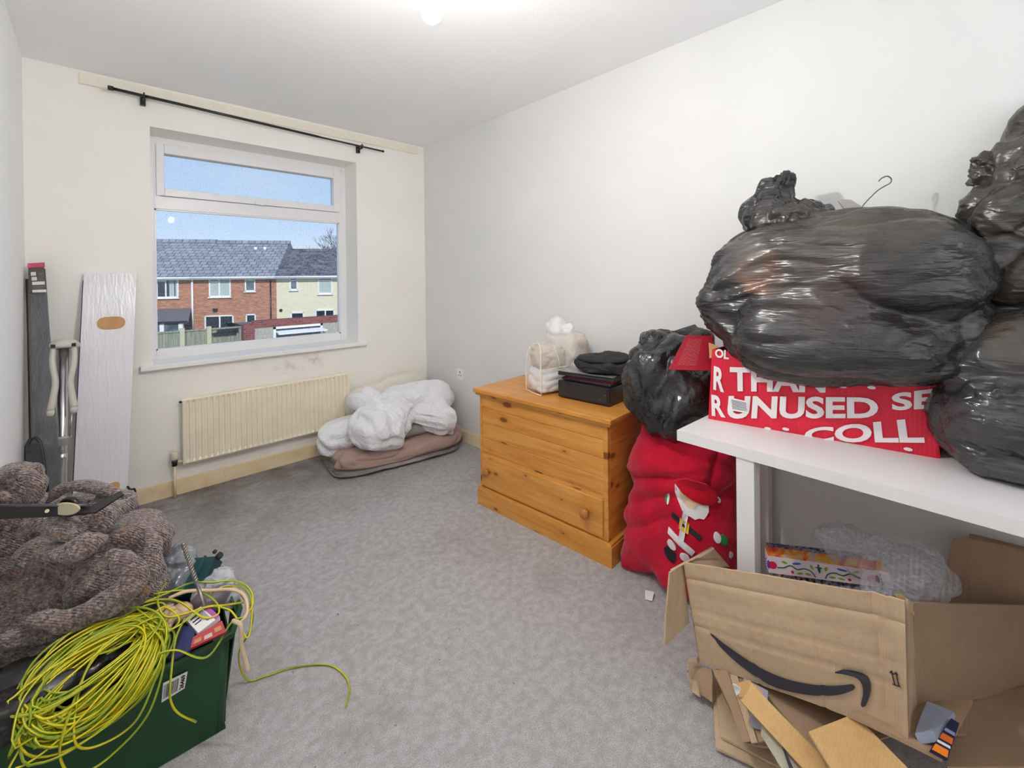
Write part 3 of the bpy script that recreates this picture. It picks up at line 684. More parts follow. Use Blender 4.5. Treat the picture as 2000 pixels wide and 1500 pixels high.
# ------------------------------------------------------------ things leaning in the far left corner
M_shrink = MT('white_shrink_wrap', .22, .6); _v = M_shrink.map(); M_shrink.col(M_shrink.ramp(M_shrink.noise(_v, 3, 3), (.3, lin(214, 213, 219)), (.7, lin(228, 226, 229)))); M_shrink.bump(M_shrink.noise(M_shrink.map((26, 26, 1.6)), 1.6, 4, .6, .8), .004, .6); M_shrink = M_shrink.m
M_kraft = plain('brown_card', lin(196, 152, 104), .85, var=.05, bump=.001)
M_purple = plain('purple_card', lin(104, 56, 118), .5)
pTL, pTR = Vector((-0.0326,3.262,1.3171)), Vector((0.1808,3.262,1.314))
pBL, pBR = Vector((-0.0912,3.03,0.132)), Vector((0.1111,3.03,0.0151))
pBL.z = pBR.z = .004
pn = thing('flat_pack_board', 'long white shrink wrapped flat pack board with oval hand holes leaning below the window', 'board', (pBL + pBR) / 2)
nb = (pTR - pTL).cross(pBL - pTL).normalized(); nb = nb if nb.y < 0 else -nb
bo = [pTL - nb * .014, pTR - nb * .014, pBR - nb * .014, pBL - nb * .014]
panel('board', bo[::-1], M_shrink, pn, .028, 6, 24, .0015, 9)
def BP(u, v, out=.001): return (pTL.lerp(pTR, u)).lerp(pBL.lerp(pBR, u), v) + nb * out
for (u, v, wu, hv, tl) in ((.545, .205, .27, .026, 0), (.56, .852, .29, .024, .010)):
    pts = []
    for k in range(24):
        a = 2 * PI * k / 24; x = math.cos(a); zc = math.sin(a)
        xx = (abs(x) ** .6) * (1 if x > 0 else -1) * wu; zz_ = (abs(zc) ** .9) * (1 if zc > 0 else -1) * hv
        pts.append(BP(u + xx, v + zz_ - tl * xx * 4, .0012))
    h_o = poly3('hand_hole', pts, M_kraft, pn, -.0006)
    h_o['label'] = 'brown card oval hand hole'
obj('edge_strip', T([BP(0, .03, -.006), BP(0, .97, -.006)], .0045, 6), M_purple, pn)
fin(pn)
# purple carton at the foot of the board
pu = Vector((0.141,3.1517,0.002))
def prism(name, q2, z0, z1, m, parent=None): 
    bm = bmesh.new(); a = [bm.verts.new((x, y, z0)) for x, y in q2]; b = [bm.verts.new((x, y, z1)) for x, y in q2]; bm.faces.new(a[::-1]); bm.faces.new(b)
    for i in range(len(q2)): bm.faces.new((a[i], a[(i + 1) % len(q2)], b[(i + 1) % len(q2)], b[i]))
    bmesh.ops.recalc_face_normals(bm, faces=bm.faces[:]); return obj(name, bm, m, parent)
pc = thing('shoulder_bag', 'small purple bag with black strap on the carpet by the foot of the white board', 'bag', (pu.x, pu.y, 0))
pk = [(0.092,3.04,0.0424), (0.117,3.08,0.1812), (0.1313,3.08,0.1818), (0.1661,3.06,0.0765), (0.1632,3.05,0.0515), (0.1197,3.04,0.0317)]
pk[0] = (pk[0][0] - .03, pk[0][1], .01); pk[5] = (pk[5][0], pk[5][1], .006)
poly3('bag_body', pk, M_purple, pc, .06)
obj('strap', T(spline([(0.12,3.05,0.2037), (0.1311,3.03,0.1907), (0.1452,3.03,0.1886), (0.149,3.03,0.1686), (0.1368,3.03,0.1622)], 5), .005, 6), M_rubber, pc)
poly3('label_patch', [(0.1142,3.018,0.1584), (0.1317,3.018,0.1178), (0.1215,3.018,0.0977), (0.1117,3.018,0.1171)], M_gloss, pc, .001)
fin(pc)

# bronze pole and the long curtain pack
M_bronze = plain('dull_bronze', lin(120, 98, 84), .35, .5)
ps = thing('spare_pole', 'thin dark bronze pole standing in the corner beside the long grey pack', 'pole', (-.20, 3.10, 0))
obj('shaft', T([(-.212, 3.06, .004), (-0.2302,3.25,1.1464), (-0.2329,3.26,1.2866)], .010, 10), M_bronze, ps); obj('end_cap', T([(-.212, 3.06, 0), (-.212, 3.06, .03)], .013, 10), M_rubber, ps); fin(ps)
M_packtop = filmmat('clear_pack_film', (.9, .9, .88), .05, .15, .003, 12)
M_greysilk = MT('dark_grey_blind_fabric', .42, .5); _v = M_greysilk.map((14, 14, 1.4)); M_greysilk.col(M_greysilk.ramp(M_greysilk.noise(_v, 1.6, 4, .6, .5), (.35, lin(18, 18, 24)), (.52, lin(44, 48, 62)), (.7, lin(26, 26, 34)))); M_greysilk.bump(M_greysilk.noise(_v, 2.2, 4, .6, .8), .012, .8); M_greysilk = M_greysilk.m
gp = thing('curtain_pack', 'tall narrow clear pack of dark grey fabric with pink topped label in the corner', 'packet', (-.13, 3.02, 0))
qa = [(-0.23,3.255,1.3605), (-0.1737,3.255,1.3664), (-0.1145,3,0.2986), (-0.2068,3,0.3294)]
def GQ(u, v, o=0):
    a, b, c, d = [Vector(q) for q in qa]; p = a.lerp(b, u).lerp(d.lerp(c, u), v); return Vector((p.x, p.y - o, p.z))
panel('fabric_roll', [GQ(.02, 1.12), GQ(.95, 1.12), GQ(.98, .03), GQ(.03, .03)], M_greysilk, gp, .03, 10, 30, .008, 8)
panel('clear_sleeve', [GQ(-.04, 1.15, .02), GQ(1.06, 1.15, .02), GQ(1.06, -.0, .02), GQ(-.04, -.0, .02)], M_packtop, gp, .001, 10, 30, .006, 8)
M_hdr = plain('cream_header_film', lin(226, 216, 200), .4)
panel('header', [GQ(-.02, .0, .004), GQ(1.02, .0, .004), GQ(.82, -.045, .0), GQ(.08, -.045, .0)], M_packtop, gp, .002, 4, 4)
M_lab = plain('dark_brown_label', lin(78, 68, 66), .5); M_pink = plain('pink_foil', lin(206, 74, 110), .3); 
lb = panel('label_card', [GQ(.0, .135, .024), GQ(.98, .135, .024), GQ(.94, .0, .024), GQ(.0, .0, .024)], M_lab, gp, .002, 2, 2)
panel('pink_band', [GQ(-.03, .018, .0255), GQ(1.0, .018, .0255), GQ(1.0, -.003, .0255), GQ(-.03, -.003, .0255)], M_pink, gp, .003, 6, 2, .002, 40)
M_lw = plain('white_print', lin(224, 218, 220), .6)
for (u0, u1, v0, v1) in ((.14, .44, .040, .057), (.18, .48, .063, .080), (.2, .92, .086, .101), (.2, .97, .124, .137)):
    panel('print_block', [GQ(u0, v1, .027), GQ(u1, v1, .027), GQ(u1, v0, .027), GQ(u0, v0, .027)], M_lw, gp, .0008, 1, 1)
for k, (u0, u1, v) in enumerate(((.55, .9, .045), (.55, .88, .052), (.55, .92, .060), (.55, .86, .068), (.55, .9, .076), (.22, .92, .108), (.22, .9, .115))):
    panel('small_print', [GQ(u0, v + .002, .027), GQ(u1, v + .002, .027), GQ(u1, v, .027), GQ(u0, v, .027)], plain('grey_print', lin(140, 132, 130), .6) if k == 0 else bpy.data.materials['grey_print'], gp, .0006, 1, 1)
fin(gp)
# black dustpan
dp = thing('dustpan', 'black plastic dustpan standing on end behind the knitted throw', 'dustpan', (-.19, 2.86, 0))
q = [(-0.2196,2.9,0.5441), (-0.1791,2.9,0.5561), (-0.1561,2.84,0.3434), (-0.2081,2.84,0.3612)]
panel('pan', [q[3], q[2], q[1], q[0]], M_blackplas, dp, .012, 3, 3)
obj('rim', T(spline([q[3], q[0], q[1], q[2]], 3), .008, 6), M_blackplas, dp)
obj('ridge', T([(-0.2172,2.885,0.5204), (-0.177,2.885,0.5274)], .004, 6), plain('worn_grey_edge', lin(70, 68, 70), .4), dp)
obj('handle', T([q[3], (q[3][0] + .01, 2.84, .0)], .014, 8), M_blackplas, dp)
fin(dp)
# chrome folding stand with two curved beige arms
M_chrome = plain('brushed_chrome', (.62, .62, .64), .22, .95, var=.02)
M_beigeplas = plain('beige_plastic', lin(204, 200, 190), .45, var=.02); M_beige2 = plain('grey_beige_plastic', lin(176, 172, 166), .45, var=.02)
ca, cb_ = Vector((-0.1077,3.17,0.9677)), Vector((-0.1193,3.04,0.2992))
st = thing('folding_airer', 'folded chrome column stand with two curved cream arms under a domed cap', 'clothes airer', (cb_.x, 3.0, 0))
dv = (cb_ - ca).normalized(); foot = ca + dv * ((ca.z - .004) / -dv.z)
obj('column', T([ca, foot], .0195, 18), M_chrome, st)
obj('cap', lathe([(.056, -.012), (.060, 0), (.058, .012), (.044, .026), (.024, .035), (.0001, .038)], ca - dv * -.02, (-dv), 24), M_beigeplas, st)
for s in (-1, 1):
    rx = .036 * s
    pts = [ca + Vector((rx, -.028, -.02)), ca + dv * .10 + Vector((rx * 1.05, -.030, 0)), ca + dv * .19 + Vector((rx * .72, -.034, 0)), ca + dv * .26 + Vector((rx * .9, -.036, 0)), ca + dv * .32 + Vector((rx * 1.12, -.036, 0))]
    sp_ = spline(pts, 6); a_ = obj('arm', T(sp_, [.0115 + .003 * (i / len(sp_)) for i in range(len(sp_))], 12), M_beigeplas, st)
    obj('arm_tip', lathe([(.0145, 0), (.016, .012), (.014, .024), (.006, .030)], pts[-1], dv, 14), M_beigeplas, a_)
    obj('stay_rod', T([ca + dv * .33 + Vector((rx * .95, -.03, 0)), ca + dv * .46 + Vector((rx * .75, -.03, 0))], .003, 6), M_chrome, st)
    obj('slot', B((ca.x + rx - .008, ca.x + rx + .008, ca.y - .056, ca.y - .044, ca.z - .02, ca.z - .004)), M_rubber, st)
obj('collar', lathe([(.034, 0), (.035, .012), (.026, .016), (.025, .042), (.019, .044)], ca + dv * .46, dv, 20), M_beige2, st)
obj('collar', lathe([(.0185, 0), (.022, .004), (.022, .034), (.0185, .038)], ca + dv * .54, dv, 20), M_chrome, st)
obj('foot', T([foot + Vector((-.05, 0, .012)), foot + Vector((.05, 0, .012))], .012, 8), M_beige2, st)
fin(st)

# ------------------------------------------------------------ green crate with its load
M_green = MT('dark_green_plastic', .5, .5); _v = M_green.map(); _c = M_green.ramp(M_green.noise(_v, 5, 4), (.3, lin(14, 58, 30)), (.7, lin(20, 76, 38)))
_c = M_green.mix(M_green.ramp(M_green.noise(M_green.map((1, 1, 3)), 26, 5, .75), (.62, 0), (.75, .55)), _c, lin(120, 130, 104)); M_green.col(_c); M_green.bump(M_green.noise(_v, 60, 4), .001); M_green = M_green.m
gA = Vector((0.2594,1.4712,0)); gB = Vector((0.0985,1.4871,0))
gx = Vector((-1, .035, 0)).normalized(); gy = Vector((.035, 1, 0)).normalized()
GL, GW, GH = .47, .33, .262
def G(u, v, w):      # u leftwards along the near side, v away from the camera, w up
    return gA + gx * u + gy * v + Vector((0, 0, w))
cr8 = thing('storage_crate', 'dark green plastic storage crate with a barcode sticker, heaped with cables and packets', 'crate', gA)
def cratewall(name, b0, b1, t0, t1, th=.004, nx=8): return panel(name, [b0, b1, t1, t0], M_green, cr8, th, nx, 6, .001, 6)
e1, e2 = -.012, .022        # walls lean outwards towards the rim
F0, F1, T0, T1 = G(0, 0, .004), G(GL, 0, .004), G(e1, -.01, GH), G(GL, -.01, GH)
K0, K1, U0, U1 = G(0, GW, .004), G(GL, GW, .004), G(e1, GW + .02, GH), G(GL, GW + .02, GH)
def cor(u, v, w, lean): return G(u - lean * w / GH, v, w)
cratewall('front_wall', G(.022, 0, .004), F1, G(.022 - .012, -.01, GH), T1)
obj('rounded_corner', (lambda bm: bm)(T([G(.020, .018, .006), G(.008, .008, GH)], .020, 16)), M_green, cr8)
cratewall('side_wall', G(0, .02, .004), G(0, GW, .004), G(-.012, .01, GH), G(-.02, GW + .02, GH))
cratewall('back_wall', K0, K1, U0, U1); cratewall('left_wall', F1, K1, T1, U1)
panel('base', [F0, F1, K1, K0], M_green, cr8, .006, 2, 2)
cratewall('side_rib', G(-.004, .055, .004), G(-.012, .15, .004), G(-.034, .045, GH - .012), G(-.040, .15, GH - .012))
obj('rim', T([G(GL, -.016, GH), G(.02, -.016, GH), G(-.016, -.008, GH), G(-.030, .03, GH), G(-.052, .09, GH), G(-.055, .18, GH), G(-.04, .28, GH), G(-.02, GW + .02, GH), G(GL, GW + .02, GH)], .009, 10), M_green, cr8)
panel('end_handle', [G(-.05, .07, GH - .03), G(-.04, .2, GH - .03), G(-.03, .2, GH + .035), G(-.035, .08, GH + .035)], plain('mid_green_plastic', lin(44, 92, 58), .5), cr8, .006, 4, 4, .001)
_bq = [(0.118,1.4715,0.1742), (0.1664,1.4696,0.1816), (0.1734,1.4681,0.2237), (0.1216,1.4699,0.2238)]
def q3(q, u, v, out=0):
    a, b, c, d = [Vector(p) for p in q]; p = a.lerp(b, u).lerp(d.lerp(c, u), v); n = (b - a).cross(d - a).normalized(); return p + n * out
def onfront(p, out):
    p = Vector(p); k = (p - gA).dot(gy); want = -.010 * p.z / GH - out; return p + gy * (want - k)
_bq = [onfront(p, .006) for p in _bq]
stk = panel('barcode_sticker', _bq, plain('white_sticker', lin(232, 232, 230), .5), cr8, .0008, 1, 1)
random.seed(2); x_ = .06
M_ink = plain('black_ink', (.012, .012, .012), .6)
bm = bmesh.new()
while x_ < .66:
    w_ = random.choice((.012, .02, .03)); vs = [bm.verts.new(q3(_bq, u, v, -.0009 if q3(_bq, .5, .5, .01).y > q3(_bq, .5, .5).y else .0009)) for u, v in ((x_, .14), (x_ + w_, .14), (x_ + w_, .86), (x_, .86))]; bm.faces.new(vs); x_ += w_ + random.choice((.014, .022))
obj('barcode', bm, M_ink, stk)
so = -.0012 if q3(_bq, .5, .5, .01).y > q3(_bq, .5, .5).y else .0012
text_quad('number', '26469', [q3(_bq, .93, .1, so), q3(_bq, .93, .9, so), q3(_bq, .74, .9, so), q3(_bq, .74, .1, so)], M_ink, stk)
fin(cr8)

# black bag lining and heap beneath the throw
def binbag(name, c1=(.014, .014, .015), c2=(.035, .032, .031), patches=(), sc=(5, 5, 14), b=.007, rough=.3, rot=(0, 0, 0), org=(0, 0, 0)):
    t = MT(name, rough, .6); v = t.map()
    c = t.ramp(t.noise(t.map((1.6, 1.6, 4), rot), 2.4, 4, .6, .6), (.35, c1), (.7, c2))
    for (p, r, cc, a) in patches:
        d = t.n('ShaderNodeVectorMath', operation='DISTANCE'); t.l(v, d.inputs[0]); d.inputs[1].default_value = tuple(a - b_ for a, b_ in zip(p, org))
        w = t.math('ADD', d.outputs['Value'], t.math('MULTIPLY', t.math('SUBTRACT', t.noise(v, 9, 3), .5), r * .5))
        c = t.mix(t.ramp(t.math('DIVIDE', w, r * 1.3), (.62, a), (.8, 0)), c, cc)
    t.col(c)
    q = t.map(sc, rot); st = tuple(x * 2.2 for x in sc)
    bb1 = t.bump(t.noise(q, 1.3, 2, .5, .7), b * 1.3, .8); bb2 = t.bump(t.noise(t.map(st, rot), 2.0, 2, .5, 1.0, 'RIDGED_MULTIFRACTAL'), b * .36, .75, bb1); t.bump(t.noise(t.map(tuple(x * 5 for x in sc), rot), 2, 2, .5), b * .16, .7, bb2)
    t.rough(t.ramp(t.noise(q, 3, 3), (.3, rough - .08), (.7, rough + .10))); return t.m
M_bagb = binbag('black_bag_plastic')
single(blob('bin_bag', G(.26, .16, .26), [(G(.28, .16, .24), (.24, .13, .07), .02, 3), (G(.34, .04, .285), (.17, .05, .045), .25, 2.4), (G(.46, -.0, .30), (.10, .06, .06), 0, 2.2)], M_bagb, None, 6, [drape((1, .1, .1), 14, .026, 3, .5), ridged((16, 16, 16), .010, 1)], 9, [(2, -1, .05), (0, -1, XL + .015)]),
       'black bin bag bulging out of the green crate beneath the knitted throw', 'bin bag', 'black bin bags')
def knit():
    t = MT('tweed_knit', .95, .15); v = t.map(); f = t.noise(v, 105, 3, .7); m_ = t.noise(v, 26, 3, .6)
    c = t.ramp(f, (.32, lin(72, 60, 64)), (.45, lin(112, 95, 93)), (.55, lin(146, 128, 120)), (.7, lin(186, 172, 164)))
    c = t.mix(t.ramp(m_, (.45, 0), (.7, .4)), c, lin(92, 74, 82))
    c = t.mix(t.ramp(t.noise(t.map(loc=(3, 1, 2)), 46, 3, .6), (.62, 0), (.74, .6)), c, lin(206, 134, 70))
    c = t.mix(t.ramp(t.noise(t.map(loc=(9, 4, 2)), 40, 3, .6), (.66, 0), (.76, .55)), c, lin(96, 44, 76)); t.col(c)
    w = t.n('ShaderNodeTexWave', wave_type='BANDS', bands_direction='DIAGONAL'); w.inputs['Scale'].default_value = 62; w.inputs['Distortion'].default_value = 5; w.inputs['Detail'].default_value = 2; t.l(v, w.inputs['Vector'])
    b = t.bump(w.outputs['Fac'], .004, .8); b = t.bump(t.vor(v, 190), .004, .8, b); t.p.inputs['Sheen Weight'].default_value = .4; return t.m
M_knit = knit()
th = thing('knitted_throw', 'bunched tweedy brown and grey knitted throw heaped over the green crate', 'throw', (.02, 1.6, .3))
def fold(c, ax, n, amp, ph=0, wob=1.2):
    c = np.array(c, float); ax = np.array(ax, float)
    def f(P):
        w = (P - c) @ ax * n + wob * noise3(P * 4 + ph) * 2 + ph; s = 1 - np.abs(np.sin(w)); return amp * (s ** 1.4 - .35)
    return f
thr = blob('throw_body', (-0.0654,1.8559,0.3779), [((-0.1296,1.8927,0.3759), (.15, .14, .13), 0, 2.2), ((0.0005,1.8174,0.3803), (.13, .13, .11), 0, 2.2), ((0.0844,1.8099,0.4157), (.09, .11, .10), 0, 2.1), ((-0.1772,1.8657,0.3199), (.15, .12, .09), 0, 2.2), ((-0.0625,1.7329,0.3032), (.14, .09, .06), 0, 2.1), ((-0.1473,1.7294,0.3125), (.11, .08, .05), 0, 2.1), ((0.0865,1.7356,0.3254), (.07, .08, .06), 0, 2)],
           M_knit, th, 7, [drape((.85, -.3, .35), 4.6, .055, 3, .8, .3, 1.2), drape((.9, .1, -.2), 8, .022, 6, .8, .25, 1.1)], 8, [(0, -1, XL + .012)])
def roll(name, pts, rr, seed, wid=1, amp=.012):
    sp_ = spline(pts, 8); n = len(sp_); bm = tube(bmesh.new(), sp_, [rr * (.35 + .65 * math.sin(PI * (i + .6) / (n + .2)) ** .6) for i in range(n)], 24)
    o = obj(name, bm, M_knit, th, smooth=True); P = np.empty(len(o.data.vertices) * 3); o.data.vertices.foreach_get('co', P); P = P.reshape(-1, 3); N = np.empty(P.size); o.data.vertices.foreach_get('normal', N) if False else o.data.vertex_normals.foreach_get('vector', N)
    P = P + N.reshape(-1, 3) * (amp * fbm(P * 14 + seed, 2))[:, None]; o.data.vertices.foreach_set('co', P.ravel()); o.data.update(); return o
roll('throw_fold', [(-0.1031,1.7246,0.5504), (-0.0575,1.6575,0.5562), (-0.0104,1.6249,0.5692), (0.0121,1.6874,0.5527)], .028, 2)
roll('throw_fold', [(-0.1538,1.8447,0.5697), (-0.1001,1.77,0.6139), (-0.0479,1.6725,0.5975), (-0.0363,1.6614,0.5699)], .030, 5)
roll('throw_fold', [(-0.0349,1.7801,0.5922), (-0.003,1.7019,0.5959), (0.0184,1.7176,0.6033), (0.0695,1.753,0.6011)], .035, 7)
roll('throw_fold', [(-0.1176,2.0501,0.5606), (-0.0792,2.014,0.6056), (-0.0317,1.969,0.6195), (0.0269,1.8893,0.6121), (0.0602,1.8099,0.5996)], .018, 8, amp=.007)
roll('throw_fold', [(0.0265,1.6257,0.5378), (0.0732,1.5811,0.4745), (0.0396,1.5887,0.418), (-0.0392,1.6154,0.3977), (-0.1317,1.6551,0.4126)], .030, 9)
roll('throw_fold', [(0.1062,1.6939,0.5413), (0.1178,1.6228,0.4922), (0.0894,1.6134,0.4085), (0.0296,1.6218,0.3641), (-0.0691,1.6554,0.3581), (-0.1697,1.6909,0.3617)], .026, 12)
blob('throw_mound', (-0.0092,1.9951,0.5163), [((-0.0339,2.0424,0.5077), (.10, .10, .06), 0, 2.2), ((0.0451,1.9198,0.5492), (.06, .06, .045), 0, 2)], M_knit, th, 5, [fold((0, 1.6, .6), (8, 3, 12), 1.2, .018, 1.5), billow((14, 14, 14), .008, 5)], 9)
def cup(name, pts, rr):        # the turned back hood of wool at the left edge
    blob(name, pts[0], [(pts[0], (rr, rr * .8, rr * 1.05), 0, 2.3)], M_knit, th, 5, [ridged((9, 9, 9), .014, 3, .5), billow((14, 14, 14), .008, 2)], 9, [(0, -1, XL + .01)])
cup('throw_hood', [(-0.1811,2.0627,0.6347)], .068)
roll('throw_fold', [(-0.2319,2.0152,0.6902), (-0.1934,1.9788,0.7047), (-0.1495,1.9372,0.7086), (-0.1293,1.9059,0.6729), (-0.1431,1.9068,0.622)], .018, 3, amp=.006)
roll('throw_fold', [(-0.2128,1.925,0.6551), (-0.1903,1.8917,0.6691), (-0.1756,1.8658,0.6616)], .012, 4, amp=.003)
blob('throw_base', (-0.197,2.1008,0.4497), [((-0.1874,2.1158,0.4557), (.15, .10, .12), 0, 2.2)], M_knit, th, 5, [ridged((7, 7, 7), .02, 3, .5)], 9, [(0, -1, XL + .012)])
fin(th)

# black folding garden tool lying over the throw
M_dkm = plain('blackened_steel', (.022, .02, .02), .3, .3, var=.1); M_creamm = plain('cream_worn_plastic', lin(186, 176, 144), .35, var=.05)
tl = thing('hand_tool', 'long flat black bar tool with a cream pivot piece lying across the knitted throw', 'tool', (-0.0581,1.7064,0.6434))
panel('bar', [(-0.1974,1.7426,0.6647), (-0.0156,1.6421,0.6463), (-0.0153,1.642,0.6695), (-0.197,1.7424,0.6974)], M_dkm, tl, .012, 3, 2)
obj('bar_edge', T([(-0.1965,1.7384,0.6987), (-0.0153,1.6383,0.6709)], .004, 6), plain('steel_edge', (.1, .1, .1), .3, .7), tl)
pp = []
for k in range(20):
    a = 2 * PI * k / 20; pp.append(Vector((-0.0563,1.6568,0.6709)) + (_R * math.cos(a) * .037 + _U * math.sin(a) * .016) )
poly3('pivot_plate', pp, M_creamm, tl, .004)
obj('pivot_boss', lathe([(.027, 0), (.027, .008), (.024, .012)], (-0.0485,1.6854,0.6643), -_F, 24), M_dkm, tl)
panel('blade', [(-0.037,1.6445,0.6548), (-0.0016,1.6229,0.651), (0.057,1.6454,0.6721), (0.0508,1.6512,0.6808)], M_dkm, tl, .006, 3, 2)
obj('rivet', T([(-0.092,1.6644,0.6746), (-0.0915,1.6543,0.6782)], .0045, 10), M_creamm, tl)
fin(tl)

# packets, straps and small things in the crate
def loosebox(name, label, cat, q, m, th, kids=()):
    o = panel(name, q, m, None, th, 2, 2); single(o, label, cat); return o
M_white = plain('white_card', lin(226, 222, 224), .5, var=.02); M_red = plain('red_gloss_card', lin(170, 26, 40), .35, var=.03); M_navy = plain('navy_packet_foil', lin(24, 36, 92), .35, var=.1)
def pkt(name, label, q, m, th, extra=()):
    q = [Vector(p) for p in q]; t = thing(name, label, 'packet', q[0]); panel('packet_body', q, m, t, th, 4, 3, .001, 20)
    n = (q[1] - q[0]).cross(q[3] - q[0]).normalized(); n = n if n.dot(Vector((0, 0, 1.2)) - q[0]) > 0 else -n
    for (nm, u0, u1, v0, v1, mm) in extra:
        def Q(u, v): return q[0].lerp(q[1], u).lerp(q[3].lerp(q[2], u), v) + n * (th / 2 + .0012)
        panel(nm, [Q(u0, v0), Q(u1, v0), Q(u1, v1), Q(u0, v1)], mm, t, .001, 1, 1)
    return fin(t)
pkt('card_packet', 'white card packet with a purple band and small barcode in the green crate', [(0.1978,1.4572,0.3086), (0.2495,1.4702,0.318), (0.225,1.5431,0.3295), (0.1783,1.5253,0.3203)], M_white, .014, (('purple_band', .80, 1, .0, 1, plain('magenta_card', lin(166, 84, 150), .5)), ('barcode', .55, .72, .2, .95, plain('grey_bars', lin(150, 148, 150), .6)), ('print_line', .1, .45, .72, .78, M_ink), ('print_line', .1, .45, .55, .6, M_ink), ('print_line', .1, .4, .4, .44, M_ink)))
pkt('small_carton', 'flat red carton with gold print wedged against the crate rim', [(0.1758,1.4283,0.3), (0.254,1.4163,0.3062), (0.2499,1.445,0.3231), (0.1848,1.4447,0.315)], M_red, .016, (('gold_print', .08, .3, .2, .6, plain('gold_ink', lin(170, 120, 70), .4)), ('gold_print', .38, .62, .15, .5, plain('silver_ink', lin(190, 170, 160), .4)), ('gold_print', .7, .92, .3, .7, bpy.data.materials['gold_ink'])))
pkt('foil_packet', 'navy blue foil packet standing between the cable coil and the red carton', [(0.1432,1.4468,0.2814), (0.1771,1.4394,0.2871), (0.2005,1.4919,0.3126), (0.1724,1.5061,0.3144)], M_navy, .010)
pkt('dark_pouch', 'dark brown pouch half hidden by yellow cable beside the navy packet', [(0.1093,1.4789,0.2792), (0.1492,1.4535,0.2709), (0.1784,1.5376,0.2947), (0.1252,1.5755,0.2926)], plain('dark_pouch', lin(48, 36, 40), .5), .012, (('stud', .42, .5, .4, .46, M_creamm),))
tb = thing('tool_case', 'teal green moulded plastic tool case poking out behind the crate', 'tool case', (0.2578,1.7599,0.3023))
M_teal = plain('teal_plastic', lin(24, 70, 74), .42, var=.06)
panel('case_body', [(0.1893,1.7007,0.2803), (0.2446,1.6732,0.3018), (0.2926,1.7271,0.349), (0.224,1.7922,0.3434)], M_teal, tb, .045, 4, 4, .001)
for k in range(3): panel('rib', [(0.2108,1.693,0.3245) , (0.2154,1.6886,0.3212), (0.2577,1.717,0.3792), (0.2517,1.7227,0.3809)], M_teal, tb, .008, 1, 3) if k == 0 else None
obj('latch', T([(0.2867,1.708,0.367), (0.2928,1.7023,0.3753)], .010, 8), M_rubber, tb); obj('latch', T([(0.2772,1.7171,0.3822), (0.2809,1.7137,0.3871)], .006, 8), M_rubber, tb)
fin(tb)
M_blister = filmmat('clear_blister_film', (.75, .78, .82), .45, .12, .012, 22)
single(blob('blister_pack', (0.2831,1.6614,0.2887), [((0.2808,1.6636,0.292), (.045, .05, .05), 0, 2.4), ((0.2469,1.6462,0.2904), (.04, .05, .035), 0, 2.2), ((0.2947,1.6132,0.2785), (.028, .04, .025), 0, 2.2)], M_blister, None, 5, [ridged((24, 24, 24), .018, 3)], 9), 'crinkled clear plastic pack of fittings at the far end of the crate', 'packet')
single(blob('polythene_bag', (0.1945,1.7953,0.3402), [((0.192,1.7977,0.3319), (.05, .06, .07), 0, 2.2), ((0.1702,1.7562,0.3129), (.06, .06, .04), 0, 2.2)], binbag('grey_polythene', (.10, .11, .12), (.36, .38, .42), sc=(9, 9, 9), b=.012, rough=.2), None, 5, [ridged((16, 16, 16), .03, 3)], 9), 'shiny silvery grey polythene bag between the throw and the drill bit', 'bag')
single(blob('grey_case', (0.2549,1.6138,0.2953), [((0.2498,1.6063,0.2987), (.05, .04, .03), .4, 3)], plain('mauve_grey_plastic', lin(112, 102, 112), .4), None, 4, None, 9), 'mauve grey plastic case lying under the clear pack in the crate', 'case')
# drill bit
pA, pB_ = Vector((0.2238,1.5194,0.331)), Vector((0.1932,1.6731,0.4588))
dbt = thing('drill_bit', 'long grey masonry drill bit sticking up out of the crate', 'drill bit', pA)
obj('shank', T([pA, pA.lerp(pB_, .45)], .0048, 10), plain('dull_steel', (.32, .30, .27), .35, .8), dbt)
bm = bmesh.new(); ax_ = (pB_ - pA).normalized(); u_ = ax_.orthogonal().normalized(); v_ = ax_.cross(u_); L_ = (pB_ - pA).length * .6; s0 = pA.lerp(pB_, .4)
for ph in (0, PI): tube(bm, [s0 + ax_ * (L_ * k / 60) + (u_ * math.cos(k * .75 + ph) + v_ * math.sin(k * .75 + ph)) * .0033 for k in range(61)], .0032, 6)
obj('flute', bm, bpy.data.materials['dull_steel'], dbt); obj('tip', T([s0 + ax_ * L_, s0 + ax_ * (L_ + .008)], .0062, 8), bpy.data.materials['dull_steel'], dbt); fin(dbt)
# fawn rubbery gloves
M_glove = plain('fawn_rubber', lin(206, 178, 142), .6, var=.05)
gl = thing('work_glove', 'fawn rubber work glove lying among the yellow cables in the crate', 'glove', (0.1527,1.5868,0.3103))
blob('palm', (0.1721,1.5808,0.3178), [((0.172,1.5808,0.3164), (.03, .03, .022), .3, 2.2)], M_glove, gl, 4, [ridged((16, 16, 16), .006)], 9)
for a, b in (((0.1623,1.5654,0.3314), (0.1235,1.5525,0.3166)), ((0.1571,1.5703,0.3387), (0.1308,1.558,0.3336)), ((0.1653,1.5624,0.3241), (0.1356,1.5286,0.3137)), ((0.1562,1.5836,0.3394), (0.1153,1.5852,0.3313))):
    a, b = Vector(a), Vector(b); obj('finger', T(spline([a, a.lerp(b, .5) + Vector((0, 0, .008)), b], 4), .0085, 10), M_glove, gl)
fin(gl)

